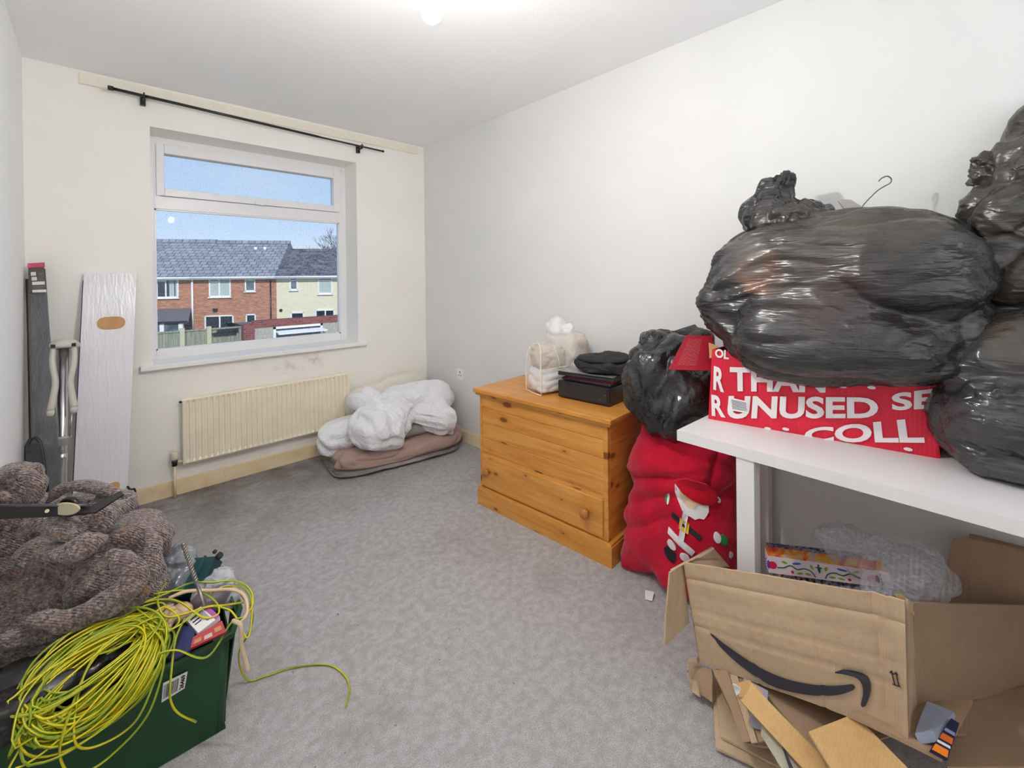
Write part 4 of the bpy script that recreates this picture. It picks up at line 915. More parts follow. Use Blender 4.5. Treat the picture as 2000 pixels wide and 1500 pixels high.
# yellow and green earth cable: coil, loose loops, tail on the carpet
M_cy = plain('yellow_cable_sheath', lin(206, 190, 20), .38, var=.03); M_cg = plain('green_cable_stripe', lin(120, 150, 30), .38, var=.03)
cab = thing('earth_cable', 'coil of yellow and green striped earth cable spilling over the green crate', 'cable', (-0.0019,1.5375,0.3103))
rnd = random.Random(11)
def cablemesh(name, pts, closed=False, r=.0026):
    o = obj(name, tube(bmesh.new(), pts, r, 7, closed=closed, mats=[0, 0, 0, 1, 1, 0, 1], twist=.10), [M_cy, M_cg], cab); return o
FR = -gy
def CP(u, w, out): return gA + gx * u + Vector((0, 0, w)) - gy * out      # point hanging just outside the near side
def surf(u, t, out=0):
    "runs down the near side of the crate below t = 0 and back over the load above it"
    k = 1 / (1 + math.exp(-t * 60)); return Vector((u, 1.44 + .94 * max(t, 0) - out * (1 - .66 * k), .275 + (t if t < 0 else .34 * t) + out * k))
(u0_, t0_), (u1_, t1_), (u2_, t2_) = (-0.0021,0.0736), (-0.1103,0.0369), (0.1326,0.1482)
d1x, d1t = (u1_ - u2_) / 2, (t1_ - t2_) / 2; L1 = math.hypot(d1x, d1t); d1x /= L1; d1t /= L1; allp = []
for i in range(54):
    big = i % 3 == 0
    cu_ = u0_ + rnd.uniform(-.018, .022); ct = t0_ + rnd.uniform(-.035, .02); a_ = rnd.uniform(.75, 1.0) * L1; b_ = rnd.uniform(.03, .085) if not big else rnd.uniform(.08, .115); an = rnd.uniform(-.22, .22); ph = rnd.uniform(0, 6); o0 = .004 + .034 * rnd.random()
    ex_, et = d1x * math.cos(an) - d1t * math.sin(an), d1x * math.sin(an) + d1t * math.cos(an)
    for k in range(26):
        q = 2 * PI * k / 26; w_ = 1 + .06 * math.sin(2 * q + ph)
        allp.append(surf(cu_ + (ex_ * math.cos(q) * a_ - et * math.sin(q) * b_) * w_, ct + (et * math.cos(q) * a_ + ex_ * math.sin(q) * b_) * w_, o0 + .010 * math.sin(q + ph)))
cablemesh('coil', spline(allp, 2))
loops = [
 [(0.099,1.5343,0.3473), (0.1254,1.4475,0.3159), (0.0903,1.406,0.2118), (0.0183,1.406,0.1552), (-0.0386,1.406,0.1556), (-0.0629,1.406,0.2093), (-0.0557,1.406,0.2743), (-0.0113,1.5059,0.337), (0.0475,1.5437,0.3507), (0.099,1.5343,0.3473)],
 [(0.1081,1.5142,0.34), (0.1215,1.4499,0.3168), (0.0806,1.406,0.2311), (0.0418,1.406,0.1942), (-0.0211,1.406,0.2023), (-0.0418,1.406,0.2529), (-0.0248,1.4771,0.3266), (0.0272,1.5351,0.3476), (0.0786,1.5466,0.3517)],
 [(-0.18,1.4719,0.3247), (-0.1359,1.4743,0.3256), (-0.1023,1.5025,0.3358), (-0.0571,1.5471,0.3519), (0.0086,1.5887,0.367)],
 [(-0.1295,1.4918,0.3319), (-0.0913,1.531,0.3461), (-0.0394,1.5691,0.3599), (0.0384,1.5708,0.3605), (0.1017,1.5704,0.3604)],
 [(0.1128,1.4459,0.3153), (0.1483,1.4333,0.3108), (0.2086,1.406,0.2738), (0.2697,1.4377,0.3123), (0.3051,1.4384,0.3126), (0.3298,1.4662,0.3227), (0.3313,1.5135,0.3398), (0.3007,1.5598,0.3565), (0.2517,1.5806,0.364), (0.1988,1.6075,0.3738), (0.1385,1.6048,0.3728), (0.0822,1.6054,0.373)],
 [(0.1739,1.5074,0.3376), (0.1482,1.4612,0.3208), (0.1318,1.406,0.2634), (0.1312,1.406,0.2109), (0.1465,1.406,0.1675), (0.183,1.406,0.1196)],
 [(0.1475,1.6369,0.3844), (0.1304,1.6178,0.3775), (0.1226,1.5816,0.3644), (0.1372,1.5339,0.3472), (0.1871,1.5197,0.342), (0.2222,1.5148,0.3402), (0.2685,1.4957,0.3333), (0.3103,1.4794,0.3274)],
 [(0.1166,1.6176,0.3774), (0.1732,1.5981,0.3704), (0.2179,1.5671,0.3591), (0.2471,1.5165,0.3408), (0.2468,1.4795,0.3275), (0.2122,1.4891,0.331), (0.169,1.5624,0.3574), (0.1261,1.5956,0.3695), (0.0822,1.6054,0.373)],
 [(0.2401,1.5491,0.3526), (0.2793,1.5524,0.3538), (0.3193,1.5204,0.3423), (0.3261,1.4617,0.321), (0.3028,1.406,0.2709), (0.2825,1.4519,0.3175), (0.2662,1.4839,0.3291), (0.2222,1.5148,0.3402), (0.1389,1.4956,0.3333), (0.0795,1.5609,0.3569)],
 [(0.0734,1.6027,0.372), (0.1196,1.522,0.3428), (0.133,1.4919,0.3319), (0.1629,1.5109,0.3388), (0.1348,1.5665,0.3589), (0.0944,1.5445,0.351), (0.0461,1.5099,0.3385), (-0.002,1.513,0.3396)]]
for pts in loops: cablemesh('loose_loop', spline(pts, 8))
tail = [(0.3127,1.5316,0.324), (0.3327,1.4849,0.2847), (0.3255,1.4914,0.2242), (0.3133,1.5577,0.1381), (0.3219,1.5904,0.0571), (0.3444,1.5869,0.005), (0.3877,1.5683,0.006), (0.4633,1.5402,0.005), (0.5448,1.4731,0.004), (0.5687,1.4003,0.004), (0.5615,1.3411,0.004), (0.528,1.292,0.004)]
cablemesh('loose_end', spline(tail, 10))
fin(cab)
bc_ = thing('flex_cable', 'fawn mains cable looping over the far corner of the crate', 'cable', (0.2834,1.5869,0.3104))
obj('cable', T(spline([(0.148,1.5915,0.3643), (0.1879,1.5785,0.37), (0.2395,1.5543,0.3596), (0.2885,1.5078,0.3604), (0.3112,1.4739,0.3469), (0.3095,1.4382,0.3223), (0.2869,1.4099,0.3211), (0.2656,1.3931,0.3463)], 8), .0045, 10), plain('fawn_cable', lin(206, 182, 150), .5), bc_)
obj('bare_end', T(spline([(0.2656,1.3931,0.3463), (0.2805,1.3789,0.3323), (0.2819,1.3773,0.2796), (0.2905,1.369,0.231), (0.2942,1.3653,0.2101)], 6), .0055, 10), bpy.data.materials['fawn_cable'], bc_)
fin(bc_)
single(obj('wire', T(spline([(0.2788,1.7152,0.3138), (0.2936,1.7013,0.3336), (0.3017,1.6688,0.3335), (0.3026,1.6307,0.3108), (0.3087,1.5631,0.3382), (0.3133,1.5338,0.335)], 6), .0015, 6), plain('silver_wire', (.5, .5, .52), .3, .7)), 'thin bent silver wire above the clear pack at the crate end', 'wire')

# ------------------------------------------------------------ white table
M_table = plain('white_table_laminate', lin(222, 220, 220), .38, var=.01)
tA, tB = Vector((1.4099,0.6959,0.75)), Vector((1.3891,-0.0609,0.75))
tb_ = thing('table', 'plain white table with square legs carrying the red carton and black bags', 'table', (1.74, .1, 0))
TX = (tA.x + tB.x) / 2
dy_ = (tA - tB).normalized(); dx_ = Vector((dy_.y, -dy_.x, 0)); tC = tA + dx_ * .655; e_ = tA - dy_ * 1.5; tD = e_ + dx_ * .655
panel('table_top', [Vector((p.x, p.y, .733)) for p in (e_, tD, tC, tA)], M_table, tb_, .034, 2, 2, smooth=False)
for (o_, ) in ((tA - dy_ * .187 + dx_ * .004,), (tA - dy_ * .03 + dx_ * .595,), (e_ + dy_ * .19 + dx_ * .004,), (e_ + dy_ * .19 + dx_ * .60,)):
    obj('leg', B((o_.x, o_.x + .05, o_.y - .05, o_.y, 0, .717), bevel=.001), M_table, tb_)
fin(tb_)

# ------------------------------------------------------------ red fabric sack with felt patches
def velvet(name, c, d):
    t = MT(name, .9, .15); v = t.map(); t.col(t.ramp(t.noise(v, 7, 4, .6), (.3, d), (.7, c))); t.p.inputs['Sheen Weight'].default_value = .35; t.p.inputs['Sheen Tint'].default_value = (1, .4, .5, 1)
    b = t.bump(t.noise(v, 12, 4, .6, .6), .010, .6); t.bump(t.noise(v, 300, 2), .001, 1, b); return t.m
M_sack = velvet('red_plush', lin(196, 22, 50), lin(168, 12, 40)); M_sackd = velvet('bright_red_felt', lin(196, 18, 40), lin(186, 12, 36))
sc0 = Vector((1.845, .885, 0))
sk_ = thing('fabric_sack', 'bulging red plush festive sack with felt patches standing between the chest and the table', 'sack', sc0)
sack = blob('sack_body', (1.84, .89, .36), [((1.84, .87, .17), (.215, .225, .17), 0, 3.6), ((1.70, .80, .07), (.07, .10, .06), .4, 2.2), ((1.84, .875, .40), (.20, .21, .24), 0, 2.4), ((1.865, .86, .62), (.17, .185, .17), 0, 2.3), ((1.70, 1.03, .045), (.07, .07, .04), .4, 2.2)],
            M_sack, sk_, 6, [drape((.3, .8, -.3), 6, .022, 5, .5), billow((7, 7, 9), .008, 2), lambda P: .016 * np.clip((P[:, 2] - .46 + .35 * (P[:, 1] - .88)) / .02, 0, 1) * np.exp(-np.clip((P[:, 2] - .46) / .14, 0, 9)), lambda P: -.012 * np.exp(-((P[:, 2] - .60 - .3 * (P[:, 1] - .88)) / .014) ** 2)], 8, [(2, -1, .003), (0, 1, 2.08)])
single_corner = obj('sack_corner', T(spline([(1.73, .98, .05), (1.675, 1.045, .028), (1.655, 1.075, .02)], 5), [.05 - .0034 * i for i in range(11)], 14), M_sack, sk_)
# fold across the waist of the sack
wpts = []
bm = bmesh.new(); bm.from_mesh(sack.data); bvh = BVHTree.FromBMesh(bm); bm.free()
EYE = Vector((1.0, .45, .7))
def onsack(p, out=.004):
    "drop a point onto the front of the sack along its outward normal side"
    p = Vector(p); ax = Vector((sc0.x, sc0.y, p.z)); d = (ax - p); d.z = 0; d.normalize(); h = bvh.ray_cast(p - d * .3, d)
    return (h[0] - d * out) if h[0] else p
def S2(pts, out=.004): return [onsack(p, out) for p in pts]
def patch(name, outline, m, out=.004, th=.004, label=None, parent=None):
    "felt patch: outline filled as a fan of small triangles that follow the sack"
    bm = bmesh.new(); P = [Vector(p) for p in outline]; c = sum(P, Vector()) / len(P); rings = []
    for k in range(1, 6): rings.append([onsack(c.lerp(p, k / 5), out) for p in P])
    vr = [[bm.verts.new(p) for p in r] for r in rings]; vc = bm.verts.new(onsack(c, out)); n = len(P)
    for i in range(n): bm.faces.new((vc, vr[0][i], vr[0][(i + 1) % n]))
    for a, b in zip(vr, vr[1:]):
        for i in range(n): bm.faces.new((a[i], b[i], b[(i + 1) % n], a[(i + 1) % n]))
    vb = [bm.verts.new(onsack(p, -.004)) for p in P]
    for i in range(n): bm.faces.new((vr[-1][i], vb[i], vb[(i + 1) % n], vr[-1][(i + 1) % n]))
    bmesh.ops.recalc_face_normals(bm, faces=bm.faces[:]); o = obj(name, bm, m, parent or sk_, smooth=True, sharp=50)
    if label: o['label'] = label
    return o
M_feltw = plain('white_felt', lin(226, 222, 224), .9, var=.03, bump=.001); M_feltb = plain('black_felt', lin(34, 32, 40), .9); M_feltg = plain('green_felt', lin(36, 132, 72), .9); M_felty = plain('yellow_felt', lin(224, 180, 36), .8); M_feltn = plain('beige_felt', lin(222, 190, 160), .85)
DS = 1.66
def ell(c, u, v, n=18, rot=0, scal=0):
    out = []
    for k in range(n):
        a = 2 * PI * k / n; r = 1 + scal * math.cos(a * 9); x, y = math.cos(a) * u * r, math.sin(a) * v * r
        out.append(Vector(c) + _R * (x * math.cos(rot) - y * math.sin(rot)) + _U * (x * math.sin(rot) + y * math.cos(rot)))
    return out
patch('scalloped_patch', [(1.5668,0.798,0.452), (1.5931,0.773,0.4324), (1.6235,0.7441,0.4069), (1.6512,0.7177,0.393), (1.6777,0.6926,0.3887), (1.676,0.6941,0.3657), (1.6675,0.7021,0.3524), (1.6577,0.7114,0.343), (1.6451,0.7233,0.3451), (1.6339,0.7339,0.3376), (1.6214,0.7457,0.3435), (1.6075,0.7589,0.3476), (1.5951,0.7708,0.3593), (1.5856,0.7799,0.3787), (1.5732,0.7917,0.3981), (1.5679,0.7969,0.4232)], M_feltw, .005)
patch('beige_patch', [(1.5848,0.7809,0.4364), (1.6069,0.7599,0.4187), (1.6318,0.7362,0.401), (1.6457,0.723,0.395), (1.6343,0.7337,0.3741), (1.6175,0.7496,0.3724), (1.601,0.7653,0.3861), (1.5873,0.7784,0.4094)], M_feltn, .008)
patch('felt_flap', [(1.5599,0.8046,0.4598), (1.5824,0.7834,0.4729), (1.6104,0.7569,0.4878), (1.6466,0.7225,0.4815), (1.6744,0.6962,0.4676), (1.6964,0.6752,0.4384), (1.71,0.6621,0.4074), (1.6847,0.686,0.3906), (1.6568,0.7124,0.391), (1.6263,0.7414,0.4049), (1.5959,0.7704,0.4285)], M_sackd, .013)
patch('front_strip', [(1.5978,0.7682,0.3535), (1.6145,0.7523,0.3475), (1.5981,0.7674,0.2517), (1.5815,0.7832,0.2597)], M_feltw, .006)
patch('hem_strip', [(1.5427,0.8201,0.2872), (1.5552,0.8082,0.2831), (1.5912,0.774,0.2595), (1.6299,0.7371,0.2243), (1.6213,0.7452,0.2052), (1.584,0.7807,0.2366), (1.5411,0.8215,0.268)], M_feltw, .0065)
patch('belt', [(1.5559,0.8079,0.3427), (1.5988,0.767,0.3151), (1.6473,0.7209,0.2855), (1.6429,0.725,0.2702), (1.5972,0.7685,0.2978), (1.5529,0.8106,0.3274)], M_feltb, .008)
bk = patch('buckle', [(1.5864,0.7789,0.3268), (1.6169,0.7499,0.3148), (1.6124,0.754,0.2822), (1.5833,0.7817,0.2961)], M_felty, .011)
patch('buckle_bar', [(1.5932,0.7723,0.3133), (1.6084,0.7578,0.3053), (1.607,0.7592,0.2977), (1.5917,0.7737,0.3056)], M_feltb, .013, parent=sk_)
patch('mitten', ell((1.5271,0.8354,0.3854), .018, .015), M_feltg, .005); patch('cuff', ell((1.534,0.8288,0.3853), .008, .019), M_feltw, .007)
patch('mitten', [(1.692,0.6786,0.2925), (1.7059,0.6654,0.2961), (1.7155,0.6562,0.2805), (1.7153,0.6563,0.2613), (1.7041,0.6669,0.2558), (1.6917,0.6787,0.2694)], M_feltg, .005); patch('cuff', ell((1.6863,0.6839,0.2868), .012, .018), M_feltw, .007)
patch('boot', [(1.5293,0.8324,0.2105), (1.5489,0.8139,0.216), (1.571,0.7928,0.1964), (1.5736,0.7903,0.1752), (1.5608,0.8023,0.1562), (1.5372,0.8247,0.1643), (1.5221,0.8391,0.1838), (1.5223,0.839,0.201)], M_feltb, .005)
patch('boot_cuff', ell((1.556,0.8072,0.2274), .025, .015, rot=-.4), M_feltw, .008)
patch('boot_cuff', ell((1.6003,0.765,0.1979), .020, .014, rot=-.2), M_feltw, .008)
patch('pompom', ell((1.7329,0.6394,0.2092), .010, .012), M_feltw, .006); patch('pompom', ell((1.7141,0.6582,0.4035), .009, .010), M_feltw, .006)
poly3('care_label', [(1.5883,0.9236,0.012), (1.6039,0.8922,0.012), (1.5611,0.8774,0.005), (1.5512,0.9024,0.005)], M_feltw, sk_, .001)
fin(sk_)

# ------------------------------------------------------------ black bag wedged between chest, sack and table
M_bag1 = binbag('black_bag_taut', (.010, .010, .012), (.03, .028, .026), [((1.744,0.9077,0.8645), .09, lin(112, 92, 44), .5)], sc=(8, 8, 8), rough=.22, rot=(.5, .4, 0), b=.009, org=(1.7472,0.8895,0.5988))
bg1 = thing('bin_bag', 'glossy black bin bag squeezed between the pine chest and the red carton', 'bin bag', (1.7472,0.8895,0.5988), 0, 'black bin bags')
o_ = blob('bag_body', (1.7812,0.886,0.8186), [((1.728,0.9227,0.8324), (.13, .13, .16), 0, 2.8), ((1.7783,0.8472,0.7721), (.15, .13, .14), 0, 2.4), ((1.6858,0.8794,0.7003), (.10, .10, .10), 0, 2.3), ((1.8015,0.9364,0.9626), (.10, .10, .07), 0, 2.4), ((1.8861,0.8285,0.9311), (.10, .08, .09), 0, 2.3)],
          M_bag1, bg1, 6, [drape((.2, -.6, .8), 6, .034, 3, .6, .3), pleats((1.578,0.8988,0.6797), (.5, .4, .8), 9, .016, .28), drape((.5, .2, .8), 16, .007, 8)], 9, [(0, 1, 2.082)])
blob('bag_neck', (1.795,0.9564,0.9903), [((1.7917,0.9595,0.9859), (.10, .06, .035), -.6, 2.3), ((1.93,0.8698,1.0002), (.05, .05, .04), 0, 2.2)], M_bag1, bg1, 5, [ridged((14, 14, 14), .03, 5, .6)], 9, [(0, 1, 2.082)])
fin(bg1)

# ------------------------------------------------------------ red carton with white lettering
M_redcard = MT('red_printed_card', .5, .4); _v = M_redcard.map(); M_redcard.col(M_redcard.ramp(M_redcard.noise(_v, 10, 4), (.3, lin(196, 24, 50)), (.7, lin(214, 32, 60)))); _w = M_redcard.n('ShaderNodeTexWave', bands_direction='Y'); _w.inputs['Scale'].default_value = 32; M_redcard.l(_v, _w.inputs['Vector']); M_redcard.bump(_w.outputs['Fac'], .0008, .6); M_redcard = M_redcard.m
def cardboard(name, a, b, dirn='X', wsc=40):
    t = MT(name, .85, .2); v = t.map(); c = t.ramp(t.noise(v, 4, 5, .6), (.3, a), (.7, b))
    w = t.n('ShaderNodeTexWave', bands_direction=dirn); w.inputs['Scale'].default_value = wsc * 1.6; w.inputs['Distortion'].default_value = 1.5; w.inputs['Detail'].default_value = 2; t.l(v, w.inputs['Vector'])
    c = t.mix(t.ramp(w.outputs['Fac'], (.3, .06), (.6, 0)), c, lin(128, 100, 74)); c = t.mix(t.ramp(t.noise(v, 60, 3), (.3, .15), (.6, 0)), c, lin(150, 120, 92))
    t.col(c); b1 = t.bump(w.outputs['Fac'], .0003, .5); t.bump(t.noise(v, 7, 4, .6, 1), .006, .5, b1); return t.m
M_card = cardboard('brown_cardboard', lin(184, 160, 132), lin(198, 175, 146), 'Y'); M_card2 = cardboard('darker_cardboard', lin(156, 130, 106), lin(172, 146, 120), 'Y', 30); M_cardin = cardboard('yellowish_cardboard', lin(196, 158, 104), lin(210, 174, 122), 'Y', 30)
rc_ = thing('red_carton', 'open bright red printed carton with big white capital letters on the white table', 'carton', (1.6014,0.6688,0.75))
rf = [(1.6014,0.6688,0.75), (1.6978,0.0805,0.75), (1.6974,0.0833,0.9673), (1.6037,0.6546,1.0015)]
panel('front_wall', rf, M_redcard, rc_, .005, 12, 6, .0025, 7)
rin = Vector((dx_.x, dx_.y, 0)); dR = .33
rA_, rB_ = Vector(rf[0]), Vector(rf[1]); hb = .17
rback = lambda p, k=1: Vector((min(p[0] + rin.x * dR * k, 2.07), p[1] + rin.y * dR * k, p[2]))
panel('left_wall', [rA_, rback(rf[0]), rback(rf[3]), Vector(rf[3])], M_redcard, rc_, .005, 6, 4, .001)
panel('right_wall', [rB_, rback(rf[1]), rback(rf[2]), Vector(rf[2])], M_redcard, rc_, .005, 6, 4, .006, 9)
panel('back_wall', [rback(rf[0]), rback(rf[1]), rback(rf[2]), rback(rf[3])], M_redcard, rc_, .005, 4, 4, .001)
panel('base', [rA_ + Vector((0, 0, .004)), rB_ + Vector((0, 0, .004)), rback(rf[1]) + Vector((0, 0, .004)), rback(rf[0]) + Vector((0, 0, .004))], M_redcard, rc_, .004, 2, 2)
fl = panel('left_flap', [(1.507,0.7744,0.9259), (1.6414,0.6745,0.916), (1.7167,0.7002,1.0339), (1.6526,0.7747,1.0357)], plain('dark_red_card', lin(158, 24, 44), .5), rc_, .004, 4, 3, .001)
fq = [(1.507,0.7744,0.9259), (1.6414,0.6745,0.916), (1.7167,0.7002,1.0339), (1.6526,0.7747,1.0357)]
M_pinkprint = plain('pale_print', lin(206, 100, 104), .6)
bm = bmesh.new(); rnd = random.Random(5)
nf = (Vector(fq[1]) - Vector(fq[0])).cross(Vector(fq[3]) - Vector(fq[0])).normalized(); nf = nf if nf.dot(-_F) > 0 else -nf
def FQ(u, v): a, b, c, d = [Vector(p) for p in fq]; return a.lerp(b, u).lerp(d.lerp(c, u), v) + nf * .0035
for k in range(13):
    u = .16 + k * .036; v = .12
    while v < .86:
        l_ = rnd.uniform(.03, .10); bm.faces.new([bm.verts.new(FQ(u + (v_) * .0 + du, v_)) for du, v_ in ((0, v), (.012, v), (.012, min(v + l_, .9)), (0, min(v + l_, .9)))]); v += l_ + .022
pr = obj('small_print', bm, M_pinkprint, rc_); pr['kind'] = 'stuff'
M_letter = plain('white_lettering', lin(230, 222, 224), .55, var=.01)
def TX(s, q, bold=.035, th=.0012): return text_quad('lettering', s, q, M_letter, rc_, bold, th)
TX('R', [(1.5981,0.6516,0.8591), (1.6038,0.6168,0.8533), (1.6042,0.6144,0.9366), (1.5985,0.6491,0.9435)])
TX('THAN', [(1.607,0.5972,0.8616), (1.6508,0.3304,0.8961), (1.6513,0.3273,0.9669), (1.6069,0.5981,0.9456)])
TX('OL', [(1.5991,0.6455,0.9749), (1.6064,0.6011,0.9704), (1.6067,0.5992,1.0028), (1.5995,0.6435,1.0061)])
TX('R', [(1.5972,0.6575,0.7648), (1.6045,0.6127,0.7657), (1.603,0.6218,0.8399), (1.597,0.6585,0.8398)])
TX('UNUSED', [(1.605,0.6095,0.7627), (1.6715,0.2043,0.8394), (1.6711,0.2062,0.901), (1.6062,0.6022,0.8447)])
TX('SE', [(1.6763,0.1747,0.8672), (1.6911,0.0848,0.8886), (1.6914,0.0824,0.9459), (1.6762,0.1755,0.9162)])
TX('COLL', [(1.6417,0.3858,0.7303), (1.6876,0.1061,0.7883), (1.6863,0.114,0.8589), (1.642,0.3841,0.7733)])
def dot(x, y): pass
for c in ((1.6579,0.2873,0.9214), (1.6689,0.2199,0.9278), (1.6791,0.1575,0.9544), (1.6253,0.4858,0.7531), (1.6336,0.4353,0.7615), (1.6818,0.1413,0.763), (1.6122,0.566,0.9776), (1.6683,0.2235,0.7397)):
    pts = [Vector(c) + (Vector(rf[1]) - Vector(rf[0])).normalized() * .010 * math.cos(a) + Vector((0, 0, 1)) * .0050 * math.sin(a) for a in [2 * PI * k / 12 for k in range(12)]]
    poly3('seed_dot', pts, M_letter, rc_, .0012)
sq = [(1.6042,0.5957,0.7956), (1.6133,0.5406,0.7946), (1.6128,0.5434,0.8344), (1.6038,0.5986,0.8399)]
lb_ = panel('barcode_label', sq, bpy.data.materials['white_sticker'], rc_, .001, 1, 1)
bm = bmesh.new(); nl = (Vector(sq[1]) - Vector(sq[0])).cross(Vector(sq[3]) - Vector(sq[0])).normalized(); nl = nl if nl.dot(-_F) > 0 else -nl
for k in range(7):
    v = .15 + k * .11; a, b, c, d = [Vector(p) for p in sq]
    bm.faces.new([bm.verts.new(a.lerp(b, u).lerp(d.lerp(c, u), vv) + nl * .0012) for u, vv in ((.1, v), (.92, v), (.92, v + .05), (.1, v + .05))])
obj('barcode', bm, plain('grey_ink', lin(90, 88, 92), .6), lb_)
# torn corner flaps
panel('corner_flap', [(1.702,0.1004,0.9234), (1.7136,0.0758,0.9658), (1.6963,0.0778,0.8407), (1.694,0.0939,0.8832)], M_redcard, rc_, .004, 3, 3, .002)
panel('torn_edge', [(1.6163,0.671,0.9649), (1.6325,0.6557,0.972), (1.6587,0.6585,1.0058), (1.6445,0.6859,1.0159)], M_cardin, rc_, .004, 3, 3, .004, 30)
fin(rc_)

# ------------------------------------------------------------ big bin bag on the red carton, hanger poking out
M_bigbag = binbag('black_bag_thin', (.017, .016, .017), (.040, .037, .036), [((1.5363,0.4865,1.2729), .085, lin(128, 90, 68), .9), ((1.4881,0.2978,1.2295), .13, lin(66, 52, 50), .6), ((1.6229,0.3911,1.3717), .20, lin(70, 64, 56), .6), ((1.7038,0.1767,1.391), .16, lin(74, 68, 58), .6), ((1.5492,0.3225,1.228), .16, lin(66, 56, 56), .5), ((1.5817,0.0845,1.1224), .10, lin(34, 28, 36), .6), ((1.5997,0.5507,1.3295), .09, lin(96, 92, 92), .5)], sc=(9, 2.6, 16), b=.011, rough=.27, rot=(.1, 0, .15), org=(1.7366,0.3087,0.928))
bgb = thing('bin_bag', 'huge overfilled black bin bag with a brown shape showing through, lying on the red carton', 'bin bag', (1.7366,0.3087,0.928), 0, 'black bin bags')
blob('bag_body', (1.8501,0.3126,1.1866), [((1.7765,0.4927,1.2034), (.21, .21, .235), .1, 2.5), ((1.8134,0.3062,1.2136), (.25, .25, .245), 0, 2.5), ((1.7713,0.1671,1.2318), (.17, .19, .225), -.1, 2.5), ((1.7045,0.5884,1.1671), (.11, .12, .11), 0, 2.2), ((1.6413,0.6482,1.1645), (.05, .06, .045), .4, 2.0), ((1.713,0.2214,1.0466), (.19, .20, .09), 0, 2.4), ((1.6889,0.4097,1.0553), (.20, .20, .13), 0, 2.4), ((1.7665,0.0748,1.1586), (.09, .09, .11), 0, 2.2)],
     M_bigbag, bgb, 7, [drape((.25, -.95, .05), 5.5, .030, 3, .4, .25), pleats((1.6035,0.684,1.1503), (.3, -.8, .1), 10, .022, .26), drape((.2, -.95, .12), 15, .008, 8, .5, .2), pleats((1.5179,0.2131,0.9725), (-.6, -.3, .7), 15, .006, .30)], 8, [(0, 1, 2.082)])
blob('bag_neck', (1.802,0.4975,1.4804), [((1.842,0.4594,1.452), (.17, .12, .075), -.3, 2.2), ((1.7905,0.5359,1.4836), (.085, .08, .075), 0, 2.2), ((1.8144,0.5136,1.5489), (.06, .05, .06), 0, 2.2), ((1.8521,0.4919,1.6011), (.034, .034, .042), 0, 2.2)], M_bigbag, bgb, 6, [pleats((1.8523,0.4918,1.6162), (.1, .1, -1), 9, .022, .16), drape((.2, .3, -.9), 20, .016, 4, .6)], 8, [(0, 1, 2.082)])
blob('bag_corner', (1.6705,0.6204,1.127), [((1.6705,0.6204,1.127), (.075, .07, .06), 0, 2.0), ((1.6365,0.6665,1.1454), (.040, .04, .032), 0, 2.0), ((1.6195,0.6964,1.1526), (.024, .02, .012), 0, 2.0)], M_bigbag, bgb, 5, [pleats((1.6186,0.7111,1.1559), (1, -.3, -.1), 8, .016, .16)], 6)
obj('torn_strip', T([(1.6465,0.0505,1.1193), (1.7369,0.0066,1.1814), (1.7646,-0.0059,1.1833)], .004, 8), M_redcard, bgb)
fin(bgb)
hg = thing('coat_hanger', 'wire hook of a clothes hanger sticking up out of the huge bin bag', 'hanger', (1.8506,0.2585,1.4886))
obj('hook', T(spline([(1.8407,0.2679,1.4753), (1.8532,0.2561,1.4987), (1.8806,0.2303,1.5355), (1.8992,0.2128,1.5521), (1.9128,0.2,1.562), (1.9166,0.1964,1.5754), (1.9069,0.2056,1.5857), (1.8933,0.2185,1.5792), (1.8859,0.2255,1.5692)], 7), .0020, 8), plain('hook_wire', (.22, .21, .20), .3, .9), hg)
poly3('shoulder', [(1.7895,0.3165,1.5065), (1.7982,0.3084,1.5114), (1.819,0.2886,1.5094), (1.8433,0.2655,1.4887), (1.848,0.2609,1.4718), (1.8063,0.3004,1.4724)], plain('grey_plastic', lin(176, 170, 164), .45), hg, .006)
fin(hg)

# bags at the right end of the table
M_bagu = binbag('black_bag_upper', (.022, .020, .018), (.070, .062, .050), [((1.7184,-0.0444,1.2533), .12, lin(60, 52, 46), .6)], sc=(11, 3, 11), b=.012, rough=.28, rot=(.8, 0, .3), org=(1.9526,-0.0602,1.1763))
bu = thing('bin_bag', 'tall black bin bag piled high against the right wall at the frame edge', 'bin bag', (1.9526,-0.0602,1.1763), 0, 'black bin bags')
blob('bag_body', (1.9477,-0.1096,1.3823), [((1.9425,-0.1324,1.3514), (.13, .17, .19), 0, 2.4), ((2.0179,-0.1755,1.5125), (.15, .17, .19), 0, 2.3), ((2.0235,-0.2079,1.6156), (.13, .16, .17), 0, 2.2), ((1.8487,-0.0715,1.2592), (.08, .10, .08), 0, 2.3), ((1.8794,-0.0447,1.4345), (.07, .08, .07), 0, 2.2)],
     M_bagu, bu, 6, [drape((.2, -.6, .75), 6, .026, 8, .5), pleats((1.8018,0.0153,1.4559), (.6, -.5, .1), 11, .020, .30), drape((.2, -.6, .75), 15, .007, 2)], 8, [(0, 1, 2.082)])
blob('bag_neck', (1.9517,-0.0297,1.588), [((1.9593,-0.037,1.5726), (.05, .05, .035), 0, 2.2), ((1.9429,-0.0214,1.6003), (.03, .03, .02), 0, 2.2), ((1.9368,-0.0158,1.55), (.035, .035, .03), 0, 2.2)], M_bagu, bu, 5, [ridged((22, 22, 22), .026, 5, .6, 2)], 8, [(0, 1, 2.082)])
fin(bu)
M_bagl = binbag('black_bag_lower', (.020, .019, .021), (.055, .050, .052), [((1.5868,0.0107,1.1274), .12, lin(92, 80, 62), .45), ((1.6227,-0.0237,1.025), .14, lin(66, 62, 66), .5)], sc=(11, 3, 13), b=.012, rough=.22, rot=(.3, -.2, 0), org=(1.74, .02, .751))
